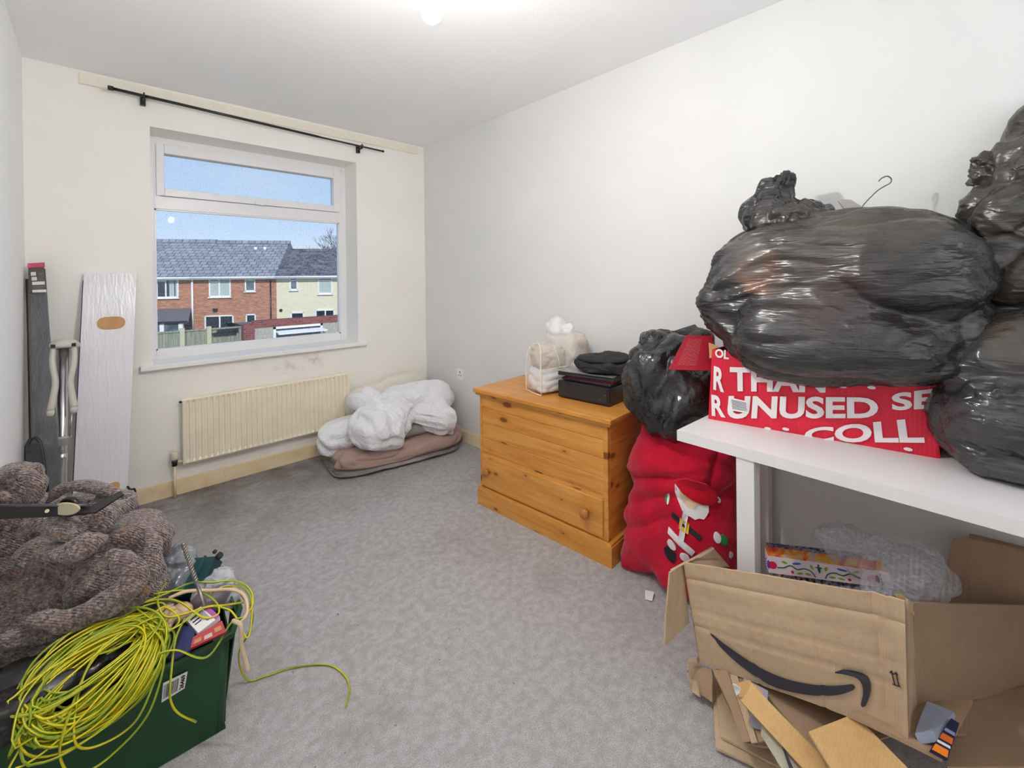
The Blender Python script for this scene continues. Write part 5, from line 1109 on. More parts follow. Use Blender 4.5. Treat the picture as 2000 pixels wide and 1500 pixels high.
single(blob('bin_bag', (1.7783,-0.0892,0.9168), [((1.7839,-0.0942,0.9838), (.15, .16, .17), 0, 2.6), ((1.7259,-0.0947,0.8768), (.17, .19, .15), 0, 2.6), ((1.6653,-0.0371,0.9296), (.08, .10, .14), 0, 2.3), ((1.8714,-0.1217,1.0432), (.15, .17, .14), 0, 2.4)],
     M_bagl, None, 6, [drape((.3, -.9, .2), 5.5, .024, 12, .5), pleats((1.4685,0.0531,0.9399), (.6, -.6, 0), 10, .012, .30), drape((.3, -.9, -.2), 14, .006, 2)], 8, [(0, 1, 2.082), (2, -1, .751)]),
       'rounded shiny black bin bag standing on the table right of the red carton', 'bin bag', 'black bin bags')

# ------------------------------------------------------------ large open brown box with a curved arrow printed on it
bx = thing('cardboard_box', 'large battered open brown cardboard box printed with a curved black arrow', 'box', (1.3878,0.3324,0.1343))
q0, q1, q2_, q3_ = (1.3134,0.5818,0.1032), (1.3275,0.1143,0.2158), (1.3238,0.1181,0.5314), (1.3087,0.629,0.3845)
def crz(U, V):
    h = np.zeros(len(U))
    for v0, a in ((.84, .005), (.68, .003), (.52, .0035), (.36, .003)): h += a * np.exp(-((V - v0) / .012) ** 2)
    for u0, a in ((.09, .003), (.30, .0035), (.62, .0035), (.88, .005), (.93, -.005)): h += a * np.exp(-((U - u0 - .05 * (1 - V)) / .010) ** 2)
    h -= .012 * np.clip((U - .90) / .1, 0, 1) ** 1.5
    return -h
panel('front_wall', [q0, q1, q2_, q3_], M_card, bx, .006, 60, 36, .0035, 6, crease=crz)
b1_, b2_ = (1.4386,0.1123,0.2017), (1.4704,0.1178,0.4469); c1_, c2_ = (2.0222,-0.1317,0.0543), (2.0403,-0.134,0.2754)
panel('corner_strip', [q1, b1_, b2_, q2_], M_card, bx, .005, 6, 14, .004, 12)
panel('side_wall', [b1_, c1_, c2_, b2_], M_card2, bx, .006, 14, 10, .003, 5)
dLx = Vector(c2_) - Vector(b2_)
panel('left_wall', [q0, Vector(q0) + dLx.normalized() * .055, Vector(q3_) + dLx.normalized() * .055, q3_], M_card2, bx, .005, 4, 10, .003)
panel('base', [Vector(q0) + Vector((0, 0, .01)), Vector(q1) + Vector((0, 0, .01)), Vector(q1) + dLx.normalized() * .30 + Vector((0, 0, -.02)), Vector(q0) + dLx.normalized() * .30 + Vector((0, 0, -.0))], M_card2, bx, .005, 8, 6, .002)
panel('left_flap', [(1.2068,0.6419,0.1773), (1.3193,0.6181,0.1986), (1.3172,0.6347,0.3748), (1.2306,0.6342,0.387)], M_card, bx, .005, 6, 8, .003)
panel('top_flap', [(1.2517,0.6417,0.3813), (1.3357,0.6172,0.3856), (1.4778,0.6064,0.3659), (1.3862,0.6106,0.3774)], M_card, bx, .005, 4, 4, .002)
panel('top_flap', [(1.3193,0.6259,0.3811), (1.4031,0.5669,0.3543), (1.5359,0.5785,0.2878), (1.5133,0.6278,0.3448)], M_card2, bx, .005, 4, 4, .002)
panel('torn_top_edge', [(1.3711,0.1433,0.5016), (1.4116,0.1115,0.4473), (1.4267,0.118,0.468), (1.4089,0.1349,0.4893)], M_cardin, bx, .004, 4, 4, .003, 20)
M_swoosh = plain('dark_slate_print', lin(52, 50, 58), .75, var=.03)
NF = np.cross(np.array(q1) - np.array(q0), np.array(q3_) - np.array(q0)); NF /= np.linalg.norm(NF)
def ongrid(p, out=.0075):
    "lay a print point on the buckled front wall"
    p = np.array(p, float); a, b, c, d = [np.array(x) for x in (q0, q1, q2_, q3_)]; u, v = .5, .5
    for _ in range(12):
        P = a * (1 - u) * (1 - v) + b * u * (1 - v) + c * u * v + d * (1 - u) * v; du = (b - a) * (1 - v) + (c - d) * v; dv = (d - a) * (1 - u) + (c - b) * u
        s = np.linalg.lstsq(np.stack([du, dv], 1), p - P, rcond=None)[0]; u += s[0]; v += s[1]
    P = a * (1 - u) * (1 - v) + b * u * (1 - v) + c * u * v + d * (1 - u) * v
    h = .0035 * fbm(P[None] * 6, 2)[0] + crz(np.array([u]), np.array([v]))[0]; s = 1 if NF @ (np.array([0, 0, 1.265]) - P) > 0 else -1
    return tuple(P + NF * (h + s * out))
def printstroke(name, top, bot):
    T_, B_ = spline(top, 6), spline(bot, 6); n = min(len(T_), len(B_)); bm = bmesh.new(); rows = []
    for i in range(n):
        rows.append([bm.verts.new(ongrid(T_[i].lerp(B_[i], k / 4))) for k in range(5)])
    for a, b in zip(rows, rows[1:]):
        for k in range(4): bm.faces.new((a[k], b[k], b[k + 1], a[k + 1]))
    return obj(name, bm, M_swoosh, bx, smooth=True)
printstroke('printed_arc', [(1.3108,0.5487,0.2133), (1.3126,0.4974,0.2034), (1.3149,0.4306,0.1937), (1.317,0.3625,0.1995), (1.319,0.2938,0.2244), (1.3204,0.2406,0.2573), (1.321,0.2163,0.2754), (1.3212,0.2094,0.2736)], [(1.3108,0.5487,0.2102), (1.3122,0.5159,0.1867), (1.3144,0.4558,0.1653), (1.3168,0.3809,0.1628), (1.319,0.3052,0.1906), (1.3204,0.2491,0.2275), (1.3211,0.2165,0.2591), (1.3212,0.2095,0.2711)])
printstroke('printed_arrow_head', [(1.3198,0.2486,0.2867), (1.3203,0.225,0.3051), (1.3211,0.1974,0.3148), (1.3217,0.1822,0.3072), (1.3221,0.1805,0.2813), (1.3222,0.1884,0.2454), (1.3222,0.1942,0.234)], [(1.3198,0.2486,0.2829), (1.3203,0.2302,0.2906), (1.321,0.2073,0.2962), (1.3215,0.1967,0.2868), (1.3218,0.1949,0.2657), (1.3219,0.199,0.2382), (1.3221,0.1962,0.2327)])
for pts in ([(1.3225,0.1422,0.3564), (1.323,0.1361,0.3304)], [(1.3225,0.1449,0.3499), (1.3225,0.1422,0.3575), (1.3226,0.1386,0.3538)], [(1.3227,0.1368,0.3561), (1.3227,0.1341,0.3625), (1.3228,0.1315,0.357)], [(1.3227,0.1342,0.3601), (1.3231,0.1299,0.3344)], [(1.3229,0.1406,0.3264), (1.3232,0.1273,0.3326)]):
    obj('handling_mark', T([ongrid(p, .006) for p in pts], .0012, 5), M_ink, bx)
fin(bx)

# gift boxes, wrap and loose card inside and behind it
gf = [(1.6204,0.4846,0.2759), (1.6455,0.1718,0.3664), (1.6419,0.1823,0.4098), (1.6295,0.4899,0.3257)]
gft = thing('gift_box', 'white gift box painted with red flowers and green leaves, lying above the big brown box', 'box', gf[0])
M_gw = plain('white_gift_card', lin(222, 208, 214), .4, var=.02); M_gtop = MT('painted_gift_lid', .4, .5); _v = M_gtop.map((4, 9, 4)); M_gtop.col(M_gtop.ramp(M_gtop.noise(_v, 2.5, 3, .6, 1), (.32, lin(60, 70, 150)), (.42, lin(200, 60, 60)), (.5, lin(214, 106, 40)), (.58, lin(208, 170, 60)), (.7, lin(190, 150, 190)))); M_gtop = M_gtop.m
gb_ = [Vector(p) + Vector((.045, .022, 0)) for p in (gf[3], gf[2])]
panel('box_front', gf, M_gw, gft, .004, 2, 2, smooth=False)
panel('box_lid', [gf[3], gf[2], gb_[1], gb_[0]], M_gtop, gft, .004, 2, 2, smooth=False)
panel('box_end', [gf[1], Vector(gf[1]) + Vector((.045, .022, 0)), gb_[1], gf[2]], M_gw, gft, .004, 2, 2, smooth=False)
panel('box_end', [gf[0], Vector(gf[0]) + Vector((.045, .022, 0)), gb_[0], gf[3]], M_gw, gft, .004, 2, 2, smooth=False)
gn = (Vector(gf[1]) - Vector(gf[0])).cross(Vector(gf[3]) - Vector(gf[0])).normalized(); gn = gn if gn.dot(-_F) > 0 else -gn
def GF(u, v, o=.003): a, b, c, d = [Vector(p) for p in gf]; return a.lerp(b, u).lerp(d.lerp(c, u), v) + gn * o
M_pg = plain('green_print', lin(122, 168, 50), .5); M_pd = plain('dark_green_print', lin(22, 96, 86), .5); M_pr = plain('crimson_print', lin(206, 24, 76), .5); M_pb = plain('blue_print', lin(50, 96, 190), .5); M_pv = plain('violet_print', lin(110, 40, 130), .5)
def motif(name, u, v, ru, rv, ang, m, o=.003, n=14, pw=1):
    pts = []
    for k in range(n):
        a = 2 * PI * k / n; x = math.cos(a) * ru; y = math.sin(a) * rv * (1 if pw == 1 else abs(math.cos(a / 2 + .0)) ** pw * 1.2); pts.append(GF(u + (x * math.cos(ang) - y * math.sin(ang)) , v + (x * math.sin(ang) + y * math.cos(ang)) * 5.0, o))
    bm = bmesh.new(); bm.faces.new([bm.verts.new(p) for p in pts]); bm.normal_update(); bmesh.ops.triangulate(bm, faces=bm.faces[:]); return obj(name, bm, m, gft)
for s in (-1, 1):
    C_ = .455
    U = lambda du: C_ + s * du
    obj('vine', T([GF(U(d_), v_, .003) for d_, v_ in [(p.x, p.y) for p in spline([(.04, .10, 0), (.07, .40, 0), (.13, .52, 0), (.19, .42, 0), (.25, .60, 0), (.31, .42, 0), (.37, .38, 0)], 6)]], .0016, 6), M_pd, gft)
    motif('flower', U(.415), .48, .042, .046, 0, M_pr); motif('flower_tip', U(.452), .50, .014, .05, 0, M_pv, .0034)
    for dv in (.22, .36, .52, .66, .80): motif('petal_dot', U(.478), dv, .0065, .008, 0, M_pb)
    for d_, v_, a_ in ((.06, .68, 1.3), (.10, .22, .1), (.17, .20, -.2), (.30, .74, .4)): motif('leaf', U(d_), v_, .028, .014, s * a_, M_pg, .0032)
    motif('bird', U(.19), .76, .042, .014, s * -.2, M_pb, .0032); motif('blossom', U(.235), .22, .014, .018, 0, M_pr, .0032)
motif('bird', .455, .60, .012, .045, 0, M_pd, .0032); motif('bird', .455, .70, .030, .010, 0, M_pd, .0034); motif('bird', .455, .84, .010, .012, 0, M_pv, .0034)
fin(gft)
bq = [(1.671,0.464,0.2447), (1.6682,0.1778,0.33), (1.6781,0.1753,0.3456), (1.6768,0.4655,0.2569)]
g2 = thing('patterned_box', 'flat dark silver patterned box just beneath the painted gift box', 'box', bq[0])
M_sil = MT('silver_speckled_card', .3, .6, .4); _v = M_sil.map(); M_sil.col(M_sil.ramp(M_sil.noise(_v, 90, 3, .7), (.4, lin(34, 32, 60)), (.6, lin(170, 170, 190)))); M_sil = M_sil.m
panel('box_front', bq, M_sil, g2, .004, 2, 1, smooth=False); panel('box_lid', [bq[3], bq[2], Vector(bq[2]) + Vector((.15, .09, 0)), Vector(bq[3]) + Vector((.15, .09, 0))], M_sil, g2, .004, 1, 1); panel('box_end', [bq[1], Vector(bq[1]) + Vector((.15, .09, 0)), Vector(bq[2]) + Vector((.15, .09, 0)), bq[2]], M_sil, g2, .004, 1, 1); fin(g2)
# bubble wrap
M_bub = bpy.data.materials.new('bubble_wrap_film'); M_bub.use_nodes = True; nt = M_bub.node_tree; nt.nodes.clear()
_tc = nt.nodes.new('ShaderNodeTexCoord'); _vo = nt.nodes.new('ShaderNodeTexVoronoi'); _vo.inputs['Scale'].default_value = 85; _vo.inputs['Randomness'].default_value = .15; _bp = nt.nodes.new('ShaderNodeBump'); _bp.inputs['Distance'].default_value = .004; _bp.invert = True
nt.links.new(_tc.outputs['Object'], _vo.inputs['Vector']); nt.links.new(_vo.outputs['Distance'], _bp.inputs['Height'])
_tr = nt.nodes.new('ShaderNodeBsdfTransparent'); _tr.inputs[0].default_value = (.93, .93, .95, 1); _gl = nt.nodes.new('ShaderNodeBsdfPrincipled'); _gl.inputs['Base Color'].default_value = (.75, .75, .78, 1); _gl.inputs['Roughness'].default_value = .15; nt.links.new(_bp.outputs[0], _gl.inputs['Normal'])
_mr = nt.nodes.new('ShaderNodeMapRange'); _mr.inputs['From Max'].default_value = .7; _mr.inputs['To Min'].default_value = .07; _mr.inputs['To Max'].default_value = .30; nt.links.new(_vo.outputs['Distance'], _mr.inputs['Value'])
_mx = nt.nodes.new('ShaderNodeMixShader'); nt.links.new(_mr.outputs[0], _mx.inputs[0]); nt.links.new(_tr.outputs[0], _mx.inputs[1]); nt.links.new(_gl.outputs[0], _mx.inputs[2]); _o = nt.nodes.new('ShaderNodeOutputMaterial'); nt.links.new(_mx.outputs[0], _o.inputs[0])
single(blob('bubble_wrap', (1.6456,0.1996,0.4266), [((1.6751,0.2268,0.4237), (.10, .08, .055), -.5, 2.2), ((1.6246,0.1369,0.4509), (.085, .08, .065), 0, 2.3), ((1.6823,0.3027,0.4457), (.07, .06, .035), -.5, 2.2), ((1.5571,0.1732,0.4163), (.09, .05, .03), -.5, 2.2), ((1.6531,0.0823,0.4356), (.05, .05, .045), 0, 2.2), ((1.6803,0.2769,0.4147), (.07, .06, .03), -.5, 2.2)],
     M_bub, None, 6, [ridged((9, 9, 9), .028, 6, .6), ridged((24, 24, 24), .008, 1)], 9, [(0, 1, 2.08)]), 'crumpled clear bubble wrap slumped over the painted gift box', 'bubble wrap')
cbk = thing('cardboard_flaps', 'dull brown folded cardboard standing under the table behind the bubble wrap', 'cardboard', (1.8, .05, 0))
panel('sheet', [(1.9278,0.0964,0.2244), (1.9469,0.0233,0.2451), (2.0041,0.0251,0.429), (1.9957,0.0605,0.4111)], M_card2, cbk, .005, 4, 6, .002)
panel('sheet', [(1.9446,0.0255,0.2451), (2.03,-0.138,0.2648), (2.063,-0.1411,0.4174), (2.0017,0.0273,0.4226)], M_card2, cbk, .005, 8, 6, .002)
panel('flap', [(2.0017,0.0273,0.4226), (2.063,-0.1411,0.4174), (2.1883,-0.1497,0.3904), (2.0782,0.0236,0.4058)], M_card2, cbk, .005, 4, 3, .001)
panel('sheet', [(1.7194,0.129,0.2995), (1.7955,0.0844,0.2912), (1.8373,0.0862,0.3025), (1.7711,0.1214,0.3146)], M_card2, cbk, .005, 4, 3, .001)
fin(cbk)

# ------------------------------------------------------------ flattened boxes and packets on the carpet beneath the big box
def sheet_thing(name, label, cat, parts, base):
    t = thing(name, label, cat, base)
    for p in parts: panel(p[0], p[1], p[2], t, p[3], p[4], p[5], p[6] if len(p) > 6 else .001, p[7] if len(p) > 7 else 8)
    return fin(t)
sheet_thing('flat_carton', 'pale flattened carton lying lowest on the carpet with its pointed corner towards the room', 'cardboard', [('sheet', [(1.3923,0.5816,0.012), (1.184,0.4858,0.012), (1.2647,0.2225,0.012), (1.7225,0.2359,0.012)], M_card, .006, 8, 8, .002, 5), ('sheet', [(1.3702,0.5648,0.021), (1.2143,0.4843,0.021), (1.2717,0.2334,0.021), (1.6887,0.2314,0.021)], M_card, .006, 8, 8, .002, 5)], (1.4, .4, 0))
sheet_thing('folded_carton', 'bundle of grey brown card sheets standing on edge under the big box', 'cardboard',
  [('sheet', [(1.3097,0.544,0.1034), (1.1884,0.4108,0.0792), (1.298,0.2793,0.0652), (1.373,0.429,0.1229)], M_card2, .006, 6, 6, .003)] +
  [('sheet', [(1.3163,0.5378,0.1063), (1.1828,0.4161,0.0819), (1.1907,0.4018,0.0895), (1.3228,0.511,0.1312)], M_card2, .003, 3, 8, .001), ('sheet', [(1.3279,0.513,0.1208), (1.1872,0.3983,0.0896), (1.193,0.3859,0.0973), (1.3317,0.4888,0.1309)], M_card, .003, 3, 8, .001), ('sheet', [(1.3338,0.4868,0.1249), (1.1894,0.3824,0.1026), (1.1951,0.3702,0.1127), (1.3424,0.4649,0.1306)], M_card2, .003, 3, 8, .001)], (1.202,0.4254,0.0581))
single(panel('grey_card', [(1.3062,0.4579,0.139), (1.209,0.4053,0.1103), (1.2045,0.3683,0.1303), (1.3062,0.3959,0.1449)], plain('grey_blue_card', lin(158, 158, 172), .6), None, .004, 3, 3, .001), 'small grey blue card tucked among the brown sheets', 'card')
sheet_thing('corner_box', 'crushed dark brown box corner poking out left of the big box', 'box', [('side', [(1.3265,0.6244,0.0702), (1.2925,0.6013,0.0235), (1.2886,0.5361,0.0294), (1.3198,0.5481,0.0975)], M_card2, .006, 6, 6, .008, 16), ('side', [(1.3592,0.6347,0.0537), (1.3239,0.6267,0.0386), (1.31,0.585,0.0925), (1.3387,0.5992,0.0912)], M_card, .006, 5, 5, .004, 16), ('torn_liner', [(1.304,0.6111,0.0407), (1.286,0.5937,0.0221), (1.2827,0.5692,0.0256), (1.2963,0.584,0.0555)], M_card, .004, 4, 4, .005, 20)], (1.2847,0.5673,0.0105))
cst = thing('cardboard_strip', 'long torn yellowish cardboard strip with a white torn tip slanting down under the box', 'cardboard', (1.18,0.2539,0.1719))
panel('strip', [(1.2072,0.4487,0.1903), (1.1879,0.4256,0.1786), (1.1318,0.2442,0.1268), (1.1862,0.2065,0.1367)] if False else [(1.199,0.4357,0.1722), (1.1319,0.2581,0.16), (1.1929,0.214,0.1478), (1.2472,0.4245,0.1914)], M_cardin, cst, .005, 12, 4, .002)
panel('strip_fold', [(1.1949,0.4466,0.1996), (1.1957,0.432,0.177), (1.2581,0.3935,0.1753), (1.2473,0.4245,0.1941)], M_cardin, cst, .005, 4, 4, .001)
poly3('torn_tip', [(1.1855,0.4418,0.2115), (1.1888,0.4318,0.2107), (1.1954,0.4255,0.2027), (1.1924,0.4283,0.1922), (1.1866,0.4337,0.1858), (1.1882,0.4392,0.1956)], M_white, cst, .003)
fin(cst)
gst = thing('printed_card', 'grey green card with a slim dark printed curve lying beneath the yellowish strip', 'cardboard', (1.1297,0.3016,0.1843))
panel('sheet', [(1.1901,0.3752,0.1584), (1.1734,0.3702,0.1386), (1.0881,0.272,0.1391), (1.1498,0.2479,0.1315)] if False else [(1.178,0.3728,0.1359), (1.1049,0.2906,0.1436), (1.1535,0.2582,0.1429), (1.1974,0.3751,0.1559)], plain('grey_green_card', lin(172, 168, 148), .8, bump=.001), gst, .004, 6, 4, .001)
panel('printed_stroke', [(1.1738,0.3314,0.1576), (1.0995,0.2861,0.1628), (1.1076,0.2784,0.1626), (1.1756,0.3297,0.1587)], M_swoosh, gst, .001, 4, 1)
fin(gst)
sheet_thing('cardboard_sheet', 'plain tan cardboard panel leaning up beneath the middle of the big box', 'cardboard', [('sheet', [(1.1862,0.2757,0.207), (1.1281,0.2068,0.1941), (1.28,0.0902,0.169), (1.3125,0.2112,0.2096)], M_cardin, .006, 6, 6, .002)], (1.2385,0.1709,0.1698))
sheet_thing('cardboard_sheet', 'dim brown cardboard sheet in shadow behind the tan panel', 'cardboard', [('sheet', [(1.3302,0.442,0.127), (1.2508,0.2691,0.1063), (1.5106,0.1056,0.1155), (1.5558,0.283,0.0873)], M_card2, .006, 6, 6, .002)], (1.2508,0.2691,0.1063))
sheet_thing('long_carton', 'thin flat brown carton sticking out below the right corner of the big box', 'carton', [('top_sheet', [(1.2886,0.2201,0.2198), (1.3124,0.0597,0.218), (1.5193,0.0152,0.237), (1.4657,0.1209,0.1936)], M_card2, .008, 6, 4, .001)], (1.3482,0.0946,0.1924))
ot = thing('striped_magazine', 'orange and navy printed packet edge peeping from under the long carton', 'packet', (1.3125,0.0597,0.2235))
oq = [(1.3003,0.0782,0.2338), (1.3099,0.0525,0.2267), (1.4092,0.0369,0.2435), (1.4099,0.0501,0.2451)]
panel('packet_body', oq, plain('navy_print', lin(30, 30, 70), .5), ot, .010, 3, 3)
on_ = (Vector(oq[1]) - Vector(oq[0])).cross(Vector(oq[3]) - Vector(oq[0])).normalized(); on_ = on_ if on_.dot(-_F) > 0 else -on_
for i, (v0, v1, c) in enumerate(((.0, .18, lin(236, 130, 20)), (.24, .30, lin(230, 225, 225)), (.36, .52, lin(206, 96, 26)), (.6, .68, lin(150, 150, 190)))):
    a, b, c_, d = [Vector(p) for p in oq]; Q = lambda u, v: a.lerp(b, u).lerp(d.lerp(c_, u), v) + on_ * .0065
    panel('printed_stripe', [Q(.04, v0), Q(.96, v0), Q(.9, v1), Q(.04, v1)], plain('stripe_print', c, .5), ot, .001, 1, 1)
fin(ot)
single(panel('paper_bag', [(1.32,0.1009,0.2314), (1.3308,0.07,0.2466), (1.4483,0.0412,0.2307), (1.4436,0.087,0.2284)], plain('blue_grey_paper', lin(150, 158, 178), .6, var=.06), None, .018, 5, 5, .003, 20), 'pale blue grey packet wedged beneath the corner of the big box', 'packet')
single(panel('dark_carton', [(1.3897,0.055,0.1454), (1.5183,-0.0944,0.1653), (1.9858,-0.1246,0.0804), (1.6289,0.0349,0.1433)], M_card2, None, .006, 4, 4, .002), 'shadowed brown carton lid at the far right under the big box', 'carton')

# ------------------------------------------------------------ outside: terrace, fence, garage, tree
M_brick = MT('orange_brick', .9, .2); _b = M_brick.n('ShaderNodeTexBrick'); _b.inputs['Scale'].default_value = 1; _b.inputs['Brick Width'].default_value = .225; _b.inputs['Row Height'].default_value = .075; _b.inputs['Mortar Size'].default_value = .008
_b.inputs['Color1'].default_value = (*lin(206, 146, 112), 1); _b.inputs['Color2'].default_value = (*lin(172, 108, 82), 1); _b.inputs['Mortar'].default_value = (*lin(176, 150, 132), 1); _m = M_brick.map(rot=(PI / 2, 0, 0)); M_brick.l(_m, _b.inputs['Vector'])
M_brick.col(M_brick.mix(M_brick.ramp(M_brick.noise(M_brick.map((1, 1, 3)), 3.5, 5, .7), (.4, 0), (.62, .45)), _b.outputs['Color'], lin(134, 90, 74))); M_brick.bump(_b.outputs['Fac'], .01, -.6); M_brick = M_brick.m
M_cream = plain('cream_render', lin(226, 218, 192), .9, var=.02, sc=3)
def tilemat(name, a, b, c):
    t = MT(name, .8, .2); v = t.map(); x = t.n('ShaderNodeTexBrick'); x.inputs['Scale'].default_value = 1; x.inputs['Brick Width'].default_value = .38; x.inputs['Row Height'].default_value = .30; x.inputs['Mortar Size'].default_value = .03
    x.inputs['Color1'].default_value = (*a, 1); x.inputs['Color2'].default_value = (*b, 1); x.inputs['Mortar'].default_value = (*c, 1); t.l(v, x.inputs['Vector'])
    t.col(t.mix(t.ramp(t.noise(v, 2.5, 5, .7), (.4, 0), (.66, .4)), x.outputs['Color'], lin(176, 176, 180))); return t.m
M_tile1 = tilemat('grey_roof_tiles', lin(158, 158, 166), lin(130, 130, 140), lin(84, 84, 94)); M_tile2 = tilemat('dark_roof_tiles', lin(96, 94, 100), lin(78, 76, 84), lin(48, 48, 56))
M_trimw = plain('white_fascia', lin(236, 236, 238), .5, var=.01); M_pane = plain('reflecting_pane', lin(96, 112, 122), .12, spec=.9, var=.3, sc=2); M_paned = plain('dark_pane', lin(30, 34, 44), .12, spec=.9, var=.3, sc=2); M_curt = plain('net_curtain', lin(178, 190, 190), .8, var=.05, sc=3)
HP = (2.5038,32.0758,1.427); HR = math.atan2((0.8706,-0.492,0)[1], (0.8706,-0.492,0)[0])
def house(name, label, s0, s1, zr, wallm, tilem, back=3.6, depth=7.5):
    t = thing(name, label, 'house', (HP[0], HP[1], -3.0), HR, 'terraced houses seen through the window'); z = lambda v: v + 3.0
    obj('wall', B((s0, s1, 0, depth, 0, z(1.58))), wallm, t)
    # roof: courses of tiles stepped one over the next
    bm = bmesh.new(); y0, z0, y1, z1 = -.35, z(1.48), back, z(zr); n = 14
    for k in range(n):
        a, b = k / n, (k + 1) / n; ya, yb = y0 + (y1 - y0) * a, y0 + (y1 - y0) * b; za, zb_ = z0 + (z1 - z0) * a, z0 + (z1 - z0) * b
        v = [bm.verts.new(p) for p in ((s0, ya, za + .05), (s1, ya, za + .05), (s1, yb, zb_ + .02), (s0, yb, zb_ + .02), (s0, ya, za), (s1, ya, za))]
        bm.faces.new(v[:4]); bm.faces.new((v[4], v[5], v[1], v[0]))
    v = [bm.verts.new(p) for p in ((s0, y1, z1), (s1, y1, z1), (s1, depth + .35, z0), (s0, depth + .35, z0), (s0, y0, z0), (s1, y0, z0))]
    bm.faces.new(v[:4]); bm.faces.new((v[4], v[3], v[0])) ; bm.faces.new((v[5], v[1], v[2]))
    obj('roof', bm, tilem, t)
    obj('ridge', T([(s0, y1, z1), (s1, y1, z1)], .11, 8), tilem, t)
    obj('fascia', B((s0, s1, -.38, -.30, z(1.36), z(1.5))), M_trimw, t); obj('gutter', T([(s0, -.42, z(1.46)), (s1, -.42, z(1.46))], .06, 8), M_trimw, t); obj('soffit', B((s0, s1, -.3, .0, z(1.36), z(1.40))), M_trimw, t)
    return t
def hwin(t, f, mull=(), trans=None, pm=None, curtain=False):
    s0, s1, z0, z1 = f; z0 += 3; z1 += 3; w = .07
    bs = [(s0, s0 + w, -.06, .05, z0, z1), (s1 - w, s1, -.06, .05, z0, z1), (s0, s1, -.06, .05, z0, z0 + w), (s0, s1, -.06, .05, z1 - w, z1)]
    xs = [s0 + w]
    for m_ in mull: bs.append((m_ - w / 2, m_ + w / 2, -.06, .05, z0 + w, z1 - w)); xs += [m_ - w / 2, m_ + w / 2]
    xs.append(s1 - w)
    if trans:
        zt, a, b = trans; bs.append((a, b, -.06, .05, zt + 3 - w / 2, zt + 3 + w / 2))
    wo_ = obj('window', B(*bs), M_trimw, t); obj('window_ledge', B((s0 - .04, s1 + .04, -.12, .02, z0 - .06, z0)), M_trimw, t)
    for i in range(0, len(xs), 2): obj('pane', B((xs[i], xs[i + 1], -.015, -.005, z0 + w, z1 - w)), pm or M_pane, wo_)
hA = house('brick_house', 'orange brick terraced house with grey tiled roof and lean-to, far left in the window view', -6.5, (1.9404,0.9614)[0], 3.88, M_brick, M_tile1)
hB = house('brick_house', 'orange brick terraced house with grey roof in the middle of the window view', (1.9404,0.9614)[0], (6.3115,0.8903)[0], 3.84, M_brick, M_tile1)
hC = house('rendered_house', 'cream rendered terraced house with darker lower roof at the right of the window view', (6.3115,0.8903)[0], (10.6674,0.8194)[0] + .4, 3.30, M_cream, M_tile2)
hwin(hA, (0.1434,1.2369,0.3526,1.5701), [(0.6109,0.983)[0]], ((0.372,1.3064)[1], (0.1361,0.9908)[0], (0.6109,0.983)[0]), M_paned)
for x_ in ((0.7693,0.9804)[0], (0.8953,0.9784)[0], (1.0723,0.9755)[0]): obj('curtain', B((x_, x_ + .12, -.03, -.018, (0.7372,0.4272)[1] + 3, (0.7503,1.4762)[1] + 3)), M_curt, hA)
hwin(hB, (2.7599,3.8894,0.3416,1.5422), [(3.2965,0.9393)[0]], ((3.0101,1.212)[1], (2.7525,0.9482)[0], (3.2965,0.9393)[0]), M_curt)
hwin(hB, (4.6305,5.1885,0.6403,1.5222), [], ((4.9101,1.295)[1], (4.623,0.9177)[0], (5.1919,0.9085)[0]), M_pane)
hwin(hB, (2.5229,4.0157,-1.7478,-0.7234), [(3.2965,0.9393)[0]], None, M_paned); hwin(hB, (4.6544,5.1891,-1.513,-0.701), [], None, M_paned)
hwin(hC, (7.0497,7.4948,0.6765,1.4655), [], ((7.274,1.2463)[1], (7.0425,0.8784)[0], (7.4972,0.871)[0]), M_pane); hwin(hC, (8.6288,9.4551,0.4053,1.4482), [], ((9.0351,1.2078)[1], (8.6215,0.8527)[0], (9.4605,0.839)[0]), M_curt)
hwin(hC, (7.08,7.8243,-1.6109,-0.6686), [], None, M_paned); hwin(hC, (8.4587,9.5596,-1.6711,-0.5538), [(9.0306,0.846)[0]], None, M_paned)
obj('drainpipe', T([((1.9404,0.9614)[0], -.10, 1.0), ((1.9404,0.9614)[0], -.10, 4.4)], .055, 8), M_trimw, hB); obj('drainpipe', T([((6.0051,0.8952)[0], -.08, .3), ((6.0051,0.8952)[0], -.08, 4.4)], .04, 8), M_black, hB)
for k, (px, tt) in enumerate((((4.442,3.1993), hB), ((4.9827,3.2011), hC))):
    s_ = px[0]; z_ = px[1] + 3; obj('roof_vent', T([(s_, 2.7, z_ - .3), (s_, 2.7, z_ + .25)], .09, 8), M_trimw, hB)
    obj('vent_flashing', B((s_ - .22, s_ + .22, 2.4, 2.9, z_ - .45, z_ - .25)), M_trimw, hB)
obj('wall_lamp', B(((3.0693,-0.3683)[0] - .1, (3.0693,-0.3683)[0] + .12, -.15, 0, (3.0693,-0.3683)[1] + 2.9, (3.0693,-0.3683)[1] + 3.05)), M_black, hB)
obj('wall_vent', T([((6.5459,-0.5293)[0], -.06, (6.5459,-0.5293)[1] + 3), ((6.5459,-0.5293)[0], 0, (6.5459,-0.5293)[1] + 3)], .09, 10), M_black, hC)
